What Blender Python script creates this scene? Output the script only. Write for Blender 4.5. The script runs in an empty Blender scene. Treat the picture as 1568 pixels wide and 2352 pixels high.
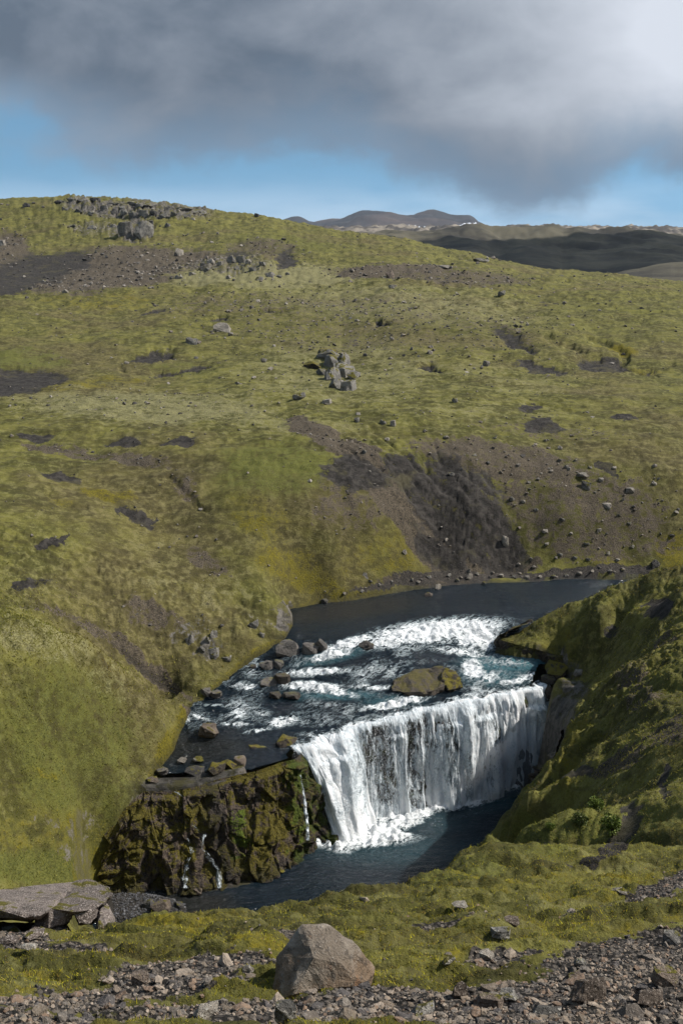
import bpy, bmesh, math, random
import numpy as np
from mathutils import Vector, Matrix, noise as mnoise

random.seed(7); np.random.seed(7)
scene = bpy.context.scene
COL = scene.collection
R = math.radians

# ------------------------------------------------------------------ camera
# eye at the origin, looking along +Y; survey pixels are those of a 1568 x 2352 print of the photograph
F, CX, CY, PITCH = 2522.0, 784.0, 1176.0, R(13.7)
cam_data = bpy.data.cameras.new('camera')
cam = bpy.data.objects.new('camera', cam_data); COL.objects.link(cam)
cam.location = (0, 0, 0); cam.rotation_euler = (R(90) - PITCH, 0, 0)
cam_data.sensor_fit = 'VERTICAL'; cam_data.sensor_height = 36.0
cam_data.lens = 36.0 * F / 2352.0
cam_data.clip_start = 0.1; cam_data.clip_end = 40000
scene.camera = cam
scene.render.resolution_x = 682; scene.render.resolution_y = 1024

# ------------------------------------------------------------------ sky, sun, exposure
SUN_AZ, SUN_EL = R(82), R(45)          # azimuth clockwise from +Y
SUNV = Vector((math.sin(SUN_AZ)*math.cos(SUN_EL), math.cos(SUN_AZ)*math.cos(SUN_EL), math.sin(SUN_EL)))
sun_data = bpy.data.lights.new('sun', 'SUN'); sun_data.energy = 4.4; sun_data.angle = R(0.53)
sun_data.color = (1.0, 0.95, 0.87)
sun = bpy.data.objects.new('sun', sun_data); COL.objects.link(sun)
sun.rotation_euler = SUNV.to_track_quat('Z', 'Y').to_euler(); sun.location = (0, 0, 50)
vs = scene.view_settings
vs.view_transform = 'Standard'; vs.look = 'None'; vs.exposure = 0.33; vs.gamma = 1.0; vs.use_curve_mapping = False
try:
    scene.cycles.max_bounces = 6; scene.cycles.transparent_max_bounces = 12; scene.cycles.volume_bounces = 0
    scene.cycles.caustics_reflective = False; scene.cycles.caustics_refractive = False
    scene.cycles.use_denoising = True
except Exception: pass

# ---- node helper
class NT:
    gain = 1
    def __init__(s, nt): s.nt = nt; s.L = nt.links
    def n(s, typ, **kw):
        nd = s.nt.nodes.new(typ)
        for k, v in kw.items():
            if k == 'ins':
                for kk, vv in v.items(): s.set(nd.inputs[kk], vv)
            else: setattr(nd, k, v)
        return nd
    def set(s, sock, v):
        if isinstance(v, bpy.types.NodeSocket): s.L.new(v, sock)
        elif v is not None: sock.default_value = v
    def math(s, op, a, b=None, c=None, clamp=False):
        nd = s.nt.nodes.new('ShaderNodeMath'); nd.operation = op; nd.use_clamp = clamp
        s.set(nd.inputs[0], a)
        if b is not None: s.set(nd.inputs[1], b)
        if c is not None: s.set(nd.inputs[2], c)
        return nd.outputs[0]
    def add(s, a, b): return s.math('ADD', a, b)
    def sub(s, a, b): return s.math('SUBTRACT', a, b)
    def mul(s, a, b): return s.math('MULTIPLY', a, b)
    def sstep(s, x, lo, hi, t0=0.0, t1=1.0):
        nd = s.nt.nodes.new('ShaderNodeMapRange'); nd.interpolation_type = 'SMOOTHSTEP'
        s.set(nd.inputs[0], x); s.set(nd.inputs[1], lo); s.set(nd.inputs[2], hi); s.set(nd.inputs[3], t0); s.set(nd.inputs[4], t1)
        return nd.outputs[0]
    def mix(s, f, a, b):
        nd = s.nt.nodes.new('ShaderNodeMix'); nd.data_type = 'RGBA'
        s.set(nd.inputs[0], f)
        for i, v in ((6, a), (7, b)):
            if isinstance(v, tuple) and len(v) == 3: v = v + (1,)
            s.set(nd.inputs[i], v)
        return nd.outputs[2]
    def noise(s, vec, scale, detail=4, rough=0.55, dist=0.0, out=0, dim='3D', gain=None):
        gain = s.gain if gain is None else gain
        nd = s.nt.nodes.new('ShaderNodeTexNoise'); nd.noise_dimensions = dim
        s.set(nd.inputs['Vector'], vec); s.set(nd.inputs['Scale'], scale); s.set(nd.inputs['Detail'], float(detail))
        s.set(nd.inputs['Roughness'], rough); s.set(nd.inputs['Distortion'], dist)
        if gain != 1: return s.math('MULTIPLY_ADD', nd.outputs[out], gain, .5-.5*gain)
        return nd.outputs[out]
    def vmul(s, vec, xyz):
        nd = s.nt.nodes.new('ShaderNodeVectorMath'); nd.operation = 'MULTIPLY'
        s.set(nd.inputs[0], vec); nd.inputs[1].default_value = xyz
        return nd.outputs[0]
    def attr(s, name):
        nd = s.nt.nodes.new('ShaderNodeAttribute'); nd.attribute_name = name
        return nd
    def sep(s, c):
        nd = s.nt.nodes.new('ShaderNodeSeparateColor'); s.L.new(c, nd.inputs[0]); return nd.outputs
    def bump(s, h, dist, strength=1.0, normal=None):
        nd = s.nt.nodes.new('ShaderNodeBump'); s.set(nd.inputs['Height'], h); nd.inputs['Distance'].default_value = dist
        nd.inputs['Strength'].default_value = strength
        if normal is not None: s.set(nd.inputs['Normal'], normal)
        return nd.outputs[0]

world = bpy.data.worlds.new('World'); scene.world = world; world.use_nodes = True
w = NT(world.node_tree); world.node_tree.nodes.clear()
sky = w.n('ShaderNodeTexSky', sky_type='NISHITA', sun_disc=False, sun_elevation=SUN_EL, sun_rotation=SUN_AZ,
          altitude=600, air_density=1.0, dust_density=0.25, ozone_density=2.0)
tc = w.n('ShaderNodeTexCoord'); dirv = tc.outputs['Generated']
lift = w.n('ShaderNodeVectorMath', operation='MULTIPLY_ADD'); w.L.new(dirv, lift.inputs[0]); lift.inputs[1].default_value = (1, 1, 0.8); lift.inputs[2].default_value = (0, 0, 0.2)
w.L.new(lift.outputs[0], sky.inputs[0])
sp = w.n('ShaderNodeSeparateXYZ'); w.L.new(dirv, sp.inputs[0]); dx, dy, dz = sp.outputs
az = w.math('ARCTAN2', dx, dy)
el = w.math('ARCSINE', dz)
# lower edge of the cloud deck by azimuth (degrees -> elevation degrees)
fc = w.n('ShaderNodeValToRGB'); fc.color_ramp.interpolation = 'EASE'
pts = [(-180,5),(-120,3),(-70,5),(-40,3.2),(-24,3.6),(-17,4.3),(-11,4.0),(-6,4.4),(-1,4.7),(1,4.5),(4,3.2),(8,1.7),(10.5,1.9),(13,3.2),(15,3.4),(17.5,2.9),(26,4),(45,2.5),(80,4.5),(130,3),(180,5)]
els = fc.color_ramp.elements
while len(els) < len(pts): els.new(0.5)
for e, (a_, v_) in zip(els, pts):
    e.position = (a_ + 180) / 360; e.color = (v_/10, v_/10, v_/10, 1)
w.L.new(w.math('MULTIPLY_ADD', az, 1/(2*math.pi), 0.5), fc.inputs[0])
edge = w.mul(fc.outputs[0], R(10))
n1 = w.noise(w.vmul(dirv, (1, 1, 1.6)), 9.0, 7, 0.56, 0.3)
n2 = w.noise(w.vmul(dirv, (1, 1, 2.2)), 3.0, 4, 0.5, 0.2)
n3 = w.noise(w.vmul(dirv, (1, 1, 1.5)), 30.0, 5, 0.6, 0.2)
h = w.add(w.sub(el, edge), w.add(w.mul(w.sub(n1, 0.5), 0.085), w.mul(w.sub(n3, 0.5), 0.03)))
# the ragged break on the left
def blob(a0, e0, ra, re):
    u = w.math('DIVIDE', w.sub(az, R(a0)), R(ra)); v = w.math('DIVIDE', w.sub(el, R(e0)), R(re))
    return w.math('EXPONENT', w.mul(w.add(w.mul(u, u), w.mul(v, v)), -1.0))
h = w.sub(w.add(h, .010), w.mul(blob(-16.4, 6.2, 3.0, 1.6), 0.034))
cover = w.sstep(h, -0.014, 0.026)
top = w.sstep(el, 0.3, 0.7)
breaks = w.sstep(w.noise(dirv, 2.2, 5, 0.5), 0.42, 0.62)
cover = w.mul(cover, w.sub(1.0, w.mul(top, breaks)))
bright = w.add(w.mul(w.sub(n2, 0.5), 0.8), w.add(w.mul(w.sub(n1, 0.5), 0.6), w.mul(w.sub(n3, .5), .16)))
bright = w.add(bright, w.mul(w.sstep(az, R(0), R(24)), w.sstep(el, R(2.0), R(9.5), 0.0, 1.05)))
bright = w.add(bright, w.mul(blob(16.5, 10.0, 5.0, 4.0), 0.35))
bright = w.add(bright, w.mul(blob(9, 6.6, 7, 1.6), 0.12))
bright = w.add(bright, w.sstep(el, R(0.5), R(7), -0.02, 0.10))
ccol = w.mix(w.math('MAXIMUM', w.math('MINIMUM', bright, 1.0), 0.0), (0.102, 0.134, 0.180), (0.57, 0.61, 0.68))
thin = w.sstep(h, 0.0, 0.08)
ccol = w.mix(thin, w.mix(0.55, ccol, (0.20, 0.32, 0.46)), ccol)
# thin veil near the horizon
veil = w.mul(w.mul(w.sstep(w.noise(w.vmul(dirv, (1, 1, 5)), 6.0, 5, 0.5), 0.26, 0.56), w.sstep(el, R(3.8), R(0.6))), 0.9)
bg_sky = w.n('ShaderNodeBackground', ins={'Strength': 0.105})
hs = w.n('ShaderNodeHueSaturation', ins={'Hue': 0.482, 'Saturation': 1.12, 'Value': 1.0, 'Color': sky.outputs[0]})
w.L.new(hs.outputs[0], bg_sky.inputs[0])
bg_veil = w.n('ShaderNodeBackground', ins={'Strength': 1.0, 'Color': (0.42, 0.57, 0.72, 1)})
bg_cl = w.n('ShaderNodeBackground', ins={'Strength': 1.0}); w.L.new(ccol, bg_cl.inputs[0])
m0 = w.n('ShaderNodeMixShader'); w.L.new(veil, m0.inputs[0]); w.L.new(bg_sky.outputs[0], m0.inputs[1]); w.L.new(bg_veil.outputs[0], m0.inputs[2])
m1 = w.n('ShaderNodeMixShader'); w.L.new(cover, m1.inputs[0]); w.L.new(m0.outputs[0], m1.inputs[1]); w.L.new(bg_cl.outputs[0], m1.inputs[2])
wo = w.n('ShaderNodeOutputWorld'); w.L.new(m1.outputs[0], wo.inputs[0])
NT.gain = 1.9

# ------------------------------------------------------------------ survey maths
CT, ST = math.cos(PITCH), math.sin(PITCH)
def at_of(px, py):
    """pixel -> (a, t): x = a*D, z = t*D for horizontal distance D"""
    u = (np.asarray(px, float) - CX)/F; v = (CY - np.asarray(py, float))/F
    Y = CT + v*ST; Z = -ST + v*CT
    return u/Y, Z/Y
def pix_of(a, t):
    dep = CT - t*ST
    return CX + F*a/dep, CY - F*(ST + t*CT)/dep
def PD(px, py, D):
    a, t = at_of(px, py); return (float(a)*D, D, float(t)*D)
def PZ(px, py, z):
    a, t = at_of(px, py); D = z/float(t); return (float(a)*D, D, z)

# ------------------------------------------------------------------ noise
def _h(ix, iy, seed):
    h = (ix.astype(np.int64)*374761393 + iy.astype(np.int64)*668265263 + seed*1442695041) & 0xffffffff
    h = ((h ^ (h >> 13))*1274126177) & 0xffffffff
    h = ((h ^ (h >> 16))*2246822519) & 0xffffffff
    return (h ^ (h >> 15)) & 0xffffff
def rnd2(ix, iy, seed): return _h(ix, iy, seed)/float(0x1000000)
def perlin(x, y, seed=0):
    x = np.asarray(x, np.float64); y = np.asarray(y, np.float64)
    ix = np.floor(x); iy = np.floor(y); fx = x-ix; fy = y-iy
    ux = fx*fx*fx*(fx*(fx*6-15)+10); uy = fy*fy*fy*(fy*(fy*6-15)+10)
    def g(dx_, dy_):
        an = rnd2(ix+dx_, iy+dy_, seed)*6.28318
        return np.cos(an)*(fx-dx_) + np.sin(an)*(fy-dy_)
    a = g(0,0); b = g(1,0); c = g(0,1); d = g(1,1)
    return ((a+(b-a)*ux)*(1-uy) + (c+(d-c)*ux)*uy)*1.5
def fbm(x, y, octv=4, gain=0.5, seed=0):
    s = 0; amp = 1; tot = 0
    for o in range(octv):
        s = s + amp*perlin(x*2**o, y*2**o, seed+o*17); tot += amp; amp *= gain
    return s/tot
def billow(x, y, octv=2, seed=0):
    s = 0; amp = 1; tot = 0
    for o in range(octv):
        s = s + amp*np.minimum(np.abs(perlin(x*2**o, y*2**o, seed+o*13))*1.7, 1); tot += amp; amp *= 0.5
    return s/tot
def worley(x, y, seed=0):
    ix = np.floor(x); iy = np.floor(y)
    f1 = np.full(x.shape, 9.0); f2 = np.full(x.shape, 9.0); cid = np.zeros(x.shape); ox = np.zeros(x.shape); oy = np.zeros(x.shape)
    for dx_ in (-1, 0, 1):
        for dy_ in (-1, 0, 1):
            jx = ix+dx_; jy = iy+dy_
            qx = jx + rnd2(jx, jy, seed); qy = jy + rnd2(jx, jy, seed+5)
            d = np.hypot(x-qx, y-qy); r = rnd2(jx, jy, seed+9)
            c = d < f1
            f2 = np.where(c, f1, np.minimum(f2, d)); ox = np.where(c, x-qx, ox); oy = np.where(c, y-qy, oy)
            cid = np.where(c, r, cid); f1 = np.where(c, d, f1)
    return f1, f2, cid, ox, oy
def smooth(x, lo=0.0, hi=1.0):
    q = np.clip((x-lo)/(hi-lo), 0, 1); return q*q*(3-2*q)

class RBF:
    """scattered heights, interpolated as z/D over (x/D, ln D)"""
    def __init__(s, P, c=0.02):
        P = np.array(P, float); s.a = P[:,0]/P[:,1]; s.l = np.log(P[:,1]); s.c = c
        t = P[:,2]/P[:,1]; n = len(P)
        K = np.sqrt((s.a[:,None]-s.a[None])**2 + (s.l[:,None]-s.l[None])**2 + c*c)
        A = np.zeros((n+3, n+3)); A[:n,:n] = K - 1e-4*np.eye(n); Q = np.c_[np.ones(n), s.a, s.l]; A[:n,n:] = Q; A[n:,:n] = Q.T
        s.w = np.linalg.lstsq(A, np.r_[t, 0, 0, 0], rcond=None)[0]
    def __call__(s, a, l):
        a = np.asarray(a, float); l = np.asarray(l, float); sh = a.shape; a = a.ravel(); l = l.ravel(); out = np.empty(a.shape)
        for i in range(0, len(a), 40000):
            aa = a[i:i+40000, None].astype(np.float32); ll = l[i:i+40000, None].astype(np.float32)
            K = np.sqrt((aa-s.a.astype(np.float32))**2 + (ll-s.l.astype(np.float32))**2 + np.float32(s.c**2))
            out[i:i+40000] = K@s.w[:-3].astype(np.float32) + s.w[-3] + s.w[-2]*aa[:,0] + s.w[-1]*ll[:,0]
        return out.reshape(sh)

ZP = -31.0                                                    # level of the plunge pool
# water surface above the falls: (pixel x, pixel y, distance)
WC = [PZ(*p) for p in [(667,1400,-23),(700,1395,-23),(810,1379,-23),(934,1357,-23),(1201,1339,-23),(1390,1340,-23),(1700,1335,-23),(900,1400,-23.0),(1100,1390,-23.0),
      (1250,1390,-23),(672,1430,-23.1),(800,1440,-23.1)]]
WC += [PD(*p) for p in [(760,1465,63.3),(900,1440,64.8),(1000,1425,65.7),(1100,1425,65.9),(1140,1437,65.5),(1100,1450,65.0),(1040,1446,65.0),(1100,1494,63.9),(1132,1503,63.6),(1050,1500,62.9),(950,1490,62.8),(1180,1512,63.1),(1250,1521,62.7),
      (650,1500,62.4),(800,1500,62.0),(900,1510,61.8),(560,1545,61.0),(650,1560,60.4),(780,1560,60.2),(900,1570,59.8),(1050,1560,60.6),(1150,1560,60.8),(1244,1568,60.8),(1290,1575,60.8),
      (700,1600,58.9),(700,1650,57.0),(800,1640,57.2),(600,1650,57.0),(480,1640,57.6),(450,1670,56.4),(934,1636,57.4),(1058,1610,58.5),(1182,1586,59.9),
      (540,1700,55.0),(671,1723,54.2),(810,1672,56.1),(420,1730,54.3),(366,1755,53.4)]]
WATER = RBF(WC, 0.015)
def water_z(x, y): return WATER(x/y, np.log(y))*y

LIP = [PD(*p) for p in [(668,1724,54.15),(700,1714,54.5),(740,1700,55.05),(775,1686,55.55),(810,1672,56.05),(870,1655,56.65),(934,1639,57.25),(1000,1625,57.8),(1058,1613,58.25),
       (1120,1601,59.1),(1182,1590,59.8),(1244,1578,60.4),(1264,1580,60.5)]]
_l, _n = np.array(LIP), 61
_q = np.linspace(0, len(_l)-1, _n); _l = np.stack([np.interp(_q, np.arange(len(_l)), _l[:, i]) for i in range(3)], -1)
_o = .45*perlin(_q*1.1, _q*0, 701) + .22*perlin(_q*3.1, _q*0, 702); _o[0] = _o[-1] = 0
_l[:, 0] += .405*_o; _l[:, 1] -= .914*_o; _l[:, 2] += .10*perlin(_q*2.3, _q*0, 703)
LIP = [tuple(p) for p in _l]
# outline of the river above the falls
RIV = [LIP[0]] + [PZ(*p) for p in [(610,1742,-26.45),(540,1758,-26.5),(450,1772,-26.55),(350,1772,-26.55),(366,1752,-26.5),(400,1716,-26.4),(420,1668,-26.0),(440,1632,-25.8),(500,1582,-25.2),
       (560,1533,-24.55),(618,1490,-23.85),(655,1462,-23.4),(672,1436,-23.15),(664,1402,-23.05),(740,1386,-23),(810,1379,-23),(870,1368,-23),(934,1357,-23),(1000,1351,-23),(1100,1344,-23),
       (1201,1338,-23),(1300,1335,-23),(1420,1334,-23),(1568,1333,-23),(1900,1330,-23)]]
RIV += [(0.45*68.6, 68.6, -23), (0.32*68.6, 68.6, -23), (0.245*68.2, 68.2, -23)]
RIV += [PZ(*p) for p in [(1300,1392,-23),(1222,1424,-23.05),(1160,1438,-23.1)]] + [PD(*p) for p in [(1140,1455,65.0),(1136,1500,63.6),(1180,1510,63.2),(1256,1520,62.8),(1256,1543,61.6),(1310,1562,60.9),(1300,1590,60.0),(1262,1580,60.0)]]
RIV += LIP[::-1][1:-1]
RIV = np.array(RIV)[:, :2]
# outline of the plunge pool and its gravel bar
lipdir = np.array(LIP)[:, :2]
base = [(p[0]+0.25, p[1]-0.35) for p in LIP]
POOL = base[::-1] + [PZ(*p)[:2] for p in [(700,1925,ZP),(704,1944,ZP),(660,1985,ZP),(615,2018,ZP),(512,2044,ZP),(390,2046,ZP),(275,2046,ZP),(232,2055,ZP),(215,2105,ZP),(200,2200,ZP)]]
POOL += [(-5.5,40.5),(0,41.5),(4.5,42.5),(8.2,45),(10.3,50),(11.0,54),PZ(1208,1840,ZP)[:2],PZ(1222,1790,ZP)[:2],PZ(1237,1760,ZP)[:2],PZ(1243,1700,-29.5)[:2]]
POOL = np.array(POOL)

def poly_dist(X, Y, P):
    """signed distance to a closed polygon, negative inside"""
    d = np.full(X.shape, 1e9); ins = np.zeros(X.shape, bool); n = len(P)
    for i in range(n):
        x0, y0 = P[i]; x1, y1 = P[(i+1) % n]; ex, ey = x1-x0, y1-y0
        q = np.clip(((X-x0)*ex + (Y-y0)*ey)/(ex*ex+ey*ey+1e-12), 0, 1)
        d = np.minimum(d, np.hypot(X-x0-q*ex, Y-y0-q*ey))
        c = ((y0 > Y) != (y1 > Y)) & (X < (x1-x0)*(Y-y0)/((y1-y0) if abs(y1-y0) > 1e-9 else 1e-9) + x0)
        ins ^= c
    return np.where(ins, -d, d)

# ---- land: surveyed points (pixel, pixel, distance)
LD = [ # foreground
 (-400,2352,5.0),(0,2352,5.0),(400,2352,5.0),(800,2352,5.0),(1200,2352,5.0),(1568,2352,5.05),(2000,2352,5.1),
 (0,2270,6.2),(400,2270,6.1),(740,2270,6.0),(1100,2270,6.1),(1568,2270,6.1),(-400,2270,6.2),(2000,2270,6.2),
 (0,2200,7.6),(400,2200,7.4),(740,2200,7.3),(1100,2200,7.4),(1568,2200,7.3),(2000,2190,7.3),
 (0,2150,9.2),(200,2142,9.6),(400,2138,9.2),(740,2130,8.8),(1100,2110,9.2),(1400,2090,9.4),(1568,2090,9.2),(2000,2070,9.2),
 (300,2124,10.3),(440,2107,10.3),(560,2098,10.3),(750,2066,11.0),(900,2035,12.2),(1050,1992,14.5),(1200,2020,12.6),(1400,2020,12.4),(1568,2010,12.4),(2000,1990,12.5),
 (1250,1985,15.2),(1400,1975,15.4),(1568,1945,15.5),(2000,1900,15.5),
 # near right bank
 (1116,1956,26.0),(1178,1916,33.0),(1222,1872,41.0),(1200,1920,22.0),(1300,1890,22.5),(1400,1880,21.5),(1500,1870,20.5),(1568,1850,20.0),(2000,1780,20.0),
 (1280,1810,33),(1400,1780,29),(1500,1740,27),(1568,1720,26.5),(2000,1600,26),
 (1278,1782,45.0),(1304,1706,44),(1400,1680,37.5),(1568,1620,33.5),(1330,1620,51.5),(1290,1650,53.5),(1400,1590,47.5),(1500,1560,40),(1568,1530,38.5),(2000,1400,38),
 (1262,1690,54.5),(1262,1640,57),
 # gully behind it and the spur that hides the river
 (1330,1580,59.2),(1380,1540,58.2),(1440,1510,56),(1568,1450,52.5),(2000,1330,52),
 (1290,1500,62.4),(1330,1490,61.6),(1400,1440,61.2),(1480,1390,59.5),(1568,1350,57.5),
 (1200,1462,64.3),(1240,1422,65.3),(1300,1396,65.0),(1348,1377,64.7),(1400,1352,64.2),(1450,1335,63.6),(1500,1321,63.0),(1568,1302,62.2),(1800,1240,60),
 # left slope in front
 (100,2010,43.5),(0,2020,41),(-300,2020,36),(200,2000,45.5),(225,1960,46.5),(0,1850,43.5),(150,1850,46.2),(280,1860,49.6),(0,1700,45.5),(150,1700,48.5),(290,1760,51.4),
 (330,1700,52.9),(380,1660,54.6),(0,1550,47.5),(150,1550,50),(300,1600,53.5),(0,1410,51.5),(100,1430,52.3),(200,1475,53.6),(330,1555,55.6),(410,1610,57.2),
 (-300,1700,40),(-300,1400,44),(-300,1550,41.5),
 # gully and the second spur on the left
 (212,1464,59.4),(345,1546,59.8),(418,1600,59.4),(0,1392,57.2),(110,1418,58.4),
 (0,1330,61),(150,1330,63),(300,1340,64.2),(420,1380,64.2),(540,1400,64.6),(620,1395,65),(655,1390,65.6),(480,1480,62),(560,1470,62.5),(400,1460,62),(300,1440,61.6),(-300,1330,57),
 # hillside beyond
 (0,1200,66),(200,1200,68.5),(400,1220,70.5),(560,1300,67.5),(650,1340,68.1),(0,1100,72),(200,1100,74),(400,1120,74),(560,1150,72.6),(700,1180,71.8),(760,1280,70.2),
 (700,1310,69.6),(850,1180,73.3),(850,1290,71.6),(950,1200,74.6),(1000,1290,73.9),(1100,1200,75.8),(1150,1300,74.8),(1300,1290,75.0),(1300,1200,76.6),(1450,1290,75),(1568,1290,74.4),(1450,1200,77),(1568,1200,77.2),
 (700,1080,75.5),(800,1050,77.5),(950,1090,77.5),(1100,1100,78.6),(1300,1100,79.5),(1568,1110,79.5),(600,1030,79.5),(700,985,83),(850,1000,82),(1000,1010,82.5),(1150,1030,82.5),(1300,1030,84),(1568,1040,84),
 (-300,1330,55),(-300,1100,72),(2000,1280,74),(2000,1100,84),(-300,900,106),(2000,900,108),
 (0,1000,82),(200,1000,82),(400,1000,82),(0,920,98),(200,920,97),(450,920,96),(700,900,100),(950,920,95),(1200,930,94),(1400,960,91),(1568,970,90),
 (0,850,120),(150,865,116),(300,850,121),(500,840,122),(770,860,117),(1000,830,122),(1200,830,121),(1400,845,119),(1568,860,116),
 (0,780,143),(250,760,146),(500,760,147),(770,760,148),(1000,760,142),(1250,760,138),(1400,780,134),(1568,770,137),
 (0,700,182),(250,690,188),(500,680,195),(770,690,186),(1000,700,176),(1250,710,168),(1568,720,163),
 (200,665,205),(400,632,222),(540,610,236),(660,625,232),(800,640,222),(1000,650,212),(1250,665,205),(1568,685,195),
 # hollow below the summit
 (0,660,232),(100,620,268),(250,600,274),(180,640,250),(400,585,280),(560,590,272),(660,600,258),(800,600,262),(1000,625,238),
 (0,540,318),(100,545,312),(250,530,318),(400,525,322),(560,540,310),(700,560,300),(850,580,285),
 # skyline
 (-300,480,340),(0,472,345),(60,470,345),(120,462,347),(200,455,350),(270,456,350),(350,463,350),(430,474,350),(490,486,350),(560,496,348),(640,508,345),(720,519,340),(790,530,335),(860,548,328),(930,565,320),
 (1000,580,310),(1080,595,300),(1150,608,292),(1220,625,285),(1290,641,276),(1370,650,268),(1470,656,262),(1568,660,258),(2000,668,250)]
UC = [PD(*p) for p in LD]
# hidden fall of the ground behind the foreground crest, and the bed of the bowl
UC += [(-4.5,14,-11.5),(-1.2,14,-11.6),(1.5,15,-11.6),(4.2,19,-14),(-6,20,-16.5),(-1,20,-16.8),(4,25,-20.5),(-8,30,-25),(-1,30,-26),(5,32,-26.5),(-10,38,-29.2),(-1,37,-30.4),(6.5,38,-30.3),(9.4,40,-26)]
for px, py, D in [(1240,1422,65.3),(1300,1396,65.0),(1348,1377,64.7),(1400,1352,64.2),(1450,1335,63.6),(1500,1321,63.0),(1568,1302,62.2),(1700,1268,61),(1800,1240,60),(2000,1200,58)]:
    x_, y_, z_ = PD(px, py, D); f_ = (D+1.8)/D; UC.append((x_*f_, y_*f_, z_-.9)); UC.append((x_*(68.6/D), 68.6, -22.7))
    UC.append((x_*((D-3)/D), D-3, z_-1.0))
for px, py, D in [(0,1410,51.5),(100,1430,52.3),(200,1475,53.6),(330,1555,55.6),(400,1602,56.9)]:
    x_, y_, z_ = PD(px, py, D); f_ = (D+2.2)/D; UC.append((x_*f_, y_*f_, z_-2.0))
# waterlines and cliff tops
UC += [(x, y, float(water_z(np.array(x), np.array(y)))+0.06) for x, y in RIV[1:23]]
UC += [PZ(*p) for p in [(678,1760,-26.7),(584,1774,-26.6),(500,1790,-26.75),(447,1808,-26.9),(390,1818,-27.0),(325,1817,-26.9),(290,1870,-27.6),(240,1920,-28.4),(232,2020,-30.3),
                        (1256,1515,-24.3),(1300,1560,-24.3),(1300,1600,-24.5)]]
UC += [(p[0], p[1]+0.15, p[2]-0.35) for p in LIP[::4]]
# beyond the skyline: valley, dark hills, plateau, mountains
FD = [(0,560,620),(500,570,620),(900,575,560),(1100,620,480),(1300,655,420),(1568,668,400),(2000,680,400),(-400,560,620),
 (1309,648,560),(1404,646,520),(1480,632,540),(1568,611,560),(2000,590,600),(1420,650,640),(1568,640,700),
 (1274,636,780),(1150,630,800),(1000,590,760),(1100,600,860),(1200,600,900),(1264,600,980),(1330,600,900),(1450,600,930),(1568,600,940),(2000,600,940),
 (899,556,1150),(984,545,1200),(1044,537,1250),(1149,531,1300),(1194,557,1180),(1234,580,1060),(1262,590,1120),(1329,567,1150),(1349,541,1220),(1379,536,1250),(1440,545,1270),(1500,554,1290),(1568,559,1300),(2000,556,1300),
 (800,560,1200),(500,560,1200),(0,560,1200),(-400,560,1200),(1240,572,1500),(1300,566,1500),(1100,552,1650),(1450,560,1600),(1568,570,1700),(900,560,1700),
 (839,528,2500),(784,540,2400),(953,534,2600),(1106,528,2700),(1169,523,2800),(1234,530,2800),(1274,529,2800),(1349,530,2800),(1434,534,2800),(1568,534,2800),(1050,540,2300),(1200,545,2200),(1400,548,2200),(600,540,2500),(0,540,2500),(2000,534,2800),(-400,540,2500),
 (900,546,3600),(1200,546,3600),(1568,548,3600),(500,548,3600),
 *[(px, py+o_, D) for px, py in [(500,530),(620,524),(650,512),(690,504),(720,515),(755,523),(784,506),(805,493),(831,484),(860,487),(904,497),(919,505),(945,497),(991,487),(1040,494),(1064,498),(1086,499),(1098,512),(1112,527),(1150,534),(1300,544),(1568,546),(300,530),(0,530),(2000,545),(-400,530)] for D, o_ in ((6800, 0), (6250, 14), (7500, 12))],
 (950,528,5600),(850,530,5600),(1050,532,5600),(784,548,8600),(1100,552,8600),(1568,553,8600),(300,552,8600),(-400,553,8600),(2000,553,8600)]
FC = [PD(*p) for p in FD]
LAND = RBF(UC + FC[:12], 0.012)
FAR = RBF([PD(*p) for p in [(0,465,360),(500,490,360),(900,565,340),(1290,645,300),(1568,664,280),(-400,480,360),(2000,670,280)]] + FC, 0.004)

# ------------------------------------------------------------------ terrain sheet
def seg(d0, d1, n): return np.exp(np.linspace(math.log(d0), math.log(d1), n, endpoint=False))
rowsD = np.concatenate([seg(1.2,4.4,14), seg(4.4,13,250), seg(13,44,310), seg(44,67,290), seg(67,100,170), seg(100,365,200), seg(365,900,34), seg(900,1800,70), seg(1800,5600,50), seg(5600,7600,40), seg(7600,9000,6), [9000.]])
ca = np.linspace(-0.345, 0.345, 600)
side = 0.345 + 1.1*np.linspace(0, 1, 34)[1:]**1.6
colsA = np.concatenate([-side[::-1], ca, side])
NR, NC = len(rowsD), len(colsA)
A_, L_ = np.meshgrid(colsA, np.log(rowsD)); D_ = np.exp(L_); X_ = A_*D_
T0 = LAND(A_, L_)
fb = smooth(D_, 365, 430)
far_i = D_[:,0] > 360
Tf = np.zeros_like(T0); Tf[far_i] = FAR(A_[far_i], L_[far_i])
T0 = T0*(1-fb) + Tf*fb
PXb, PYb = pix_of(A_, T0)                      # where each surveyed ground point sits in the print
Z = T0*D_

near = D_ < 110
dR = np.full(Z.shape, 1e3); dP = np.full(Z.shape, 1e3)
ri = (D_[:,0] > 38) & (D_[:,0] < 90)
dR[ri] = poly_dist(X_[ri], D_[ri], RIV); dP[ri] = poly_dist(X_[ri], D_[ri], POOL)
Wz = np.full(Z.shape, -100.0); Wz[ri] = WATER(A_[ri], L_[ri])*D_[ri]

wd_ = np.clip(D_, 4, 400)
PXm = PXb + 44*fbm(X_/wd_*30, np.log(D_)*40, 6, .66, 301); PYm = PYb + 18*fbm(X_/wd_*30+9, np.log(D_)*40, 6, .66, 305)
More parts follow.
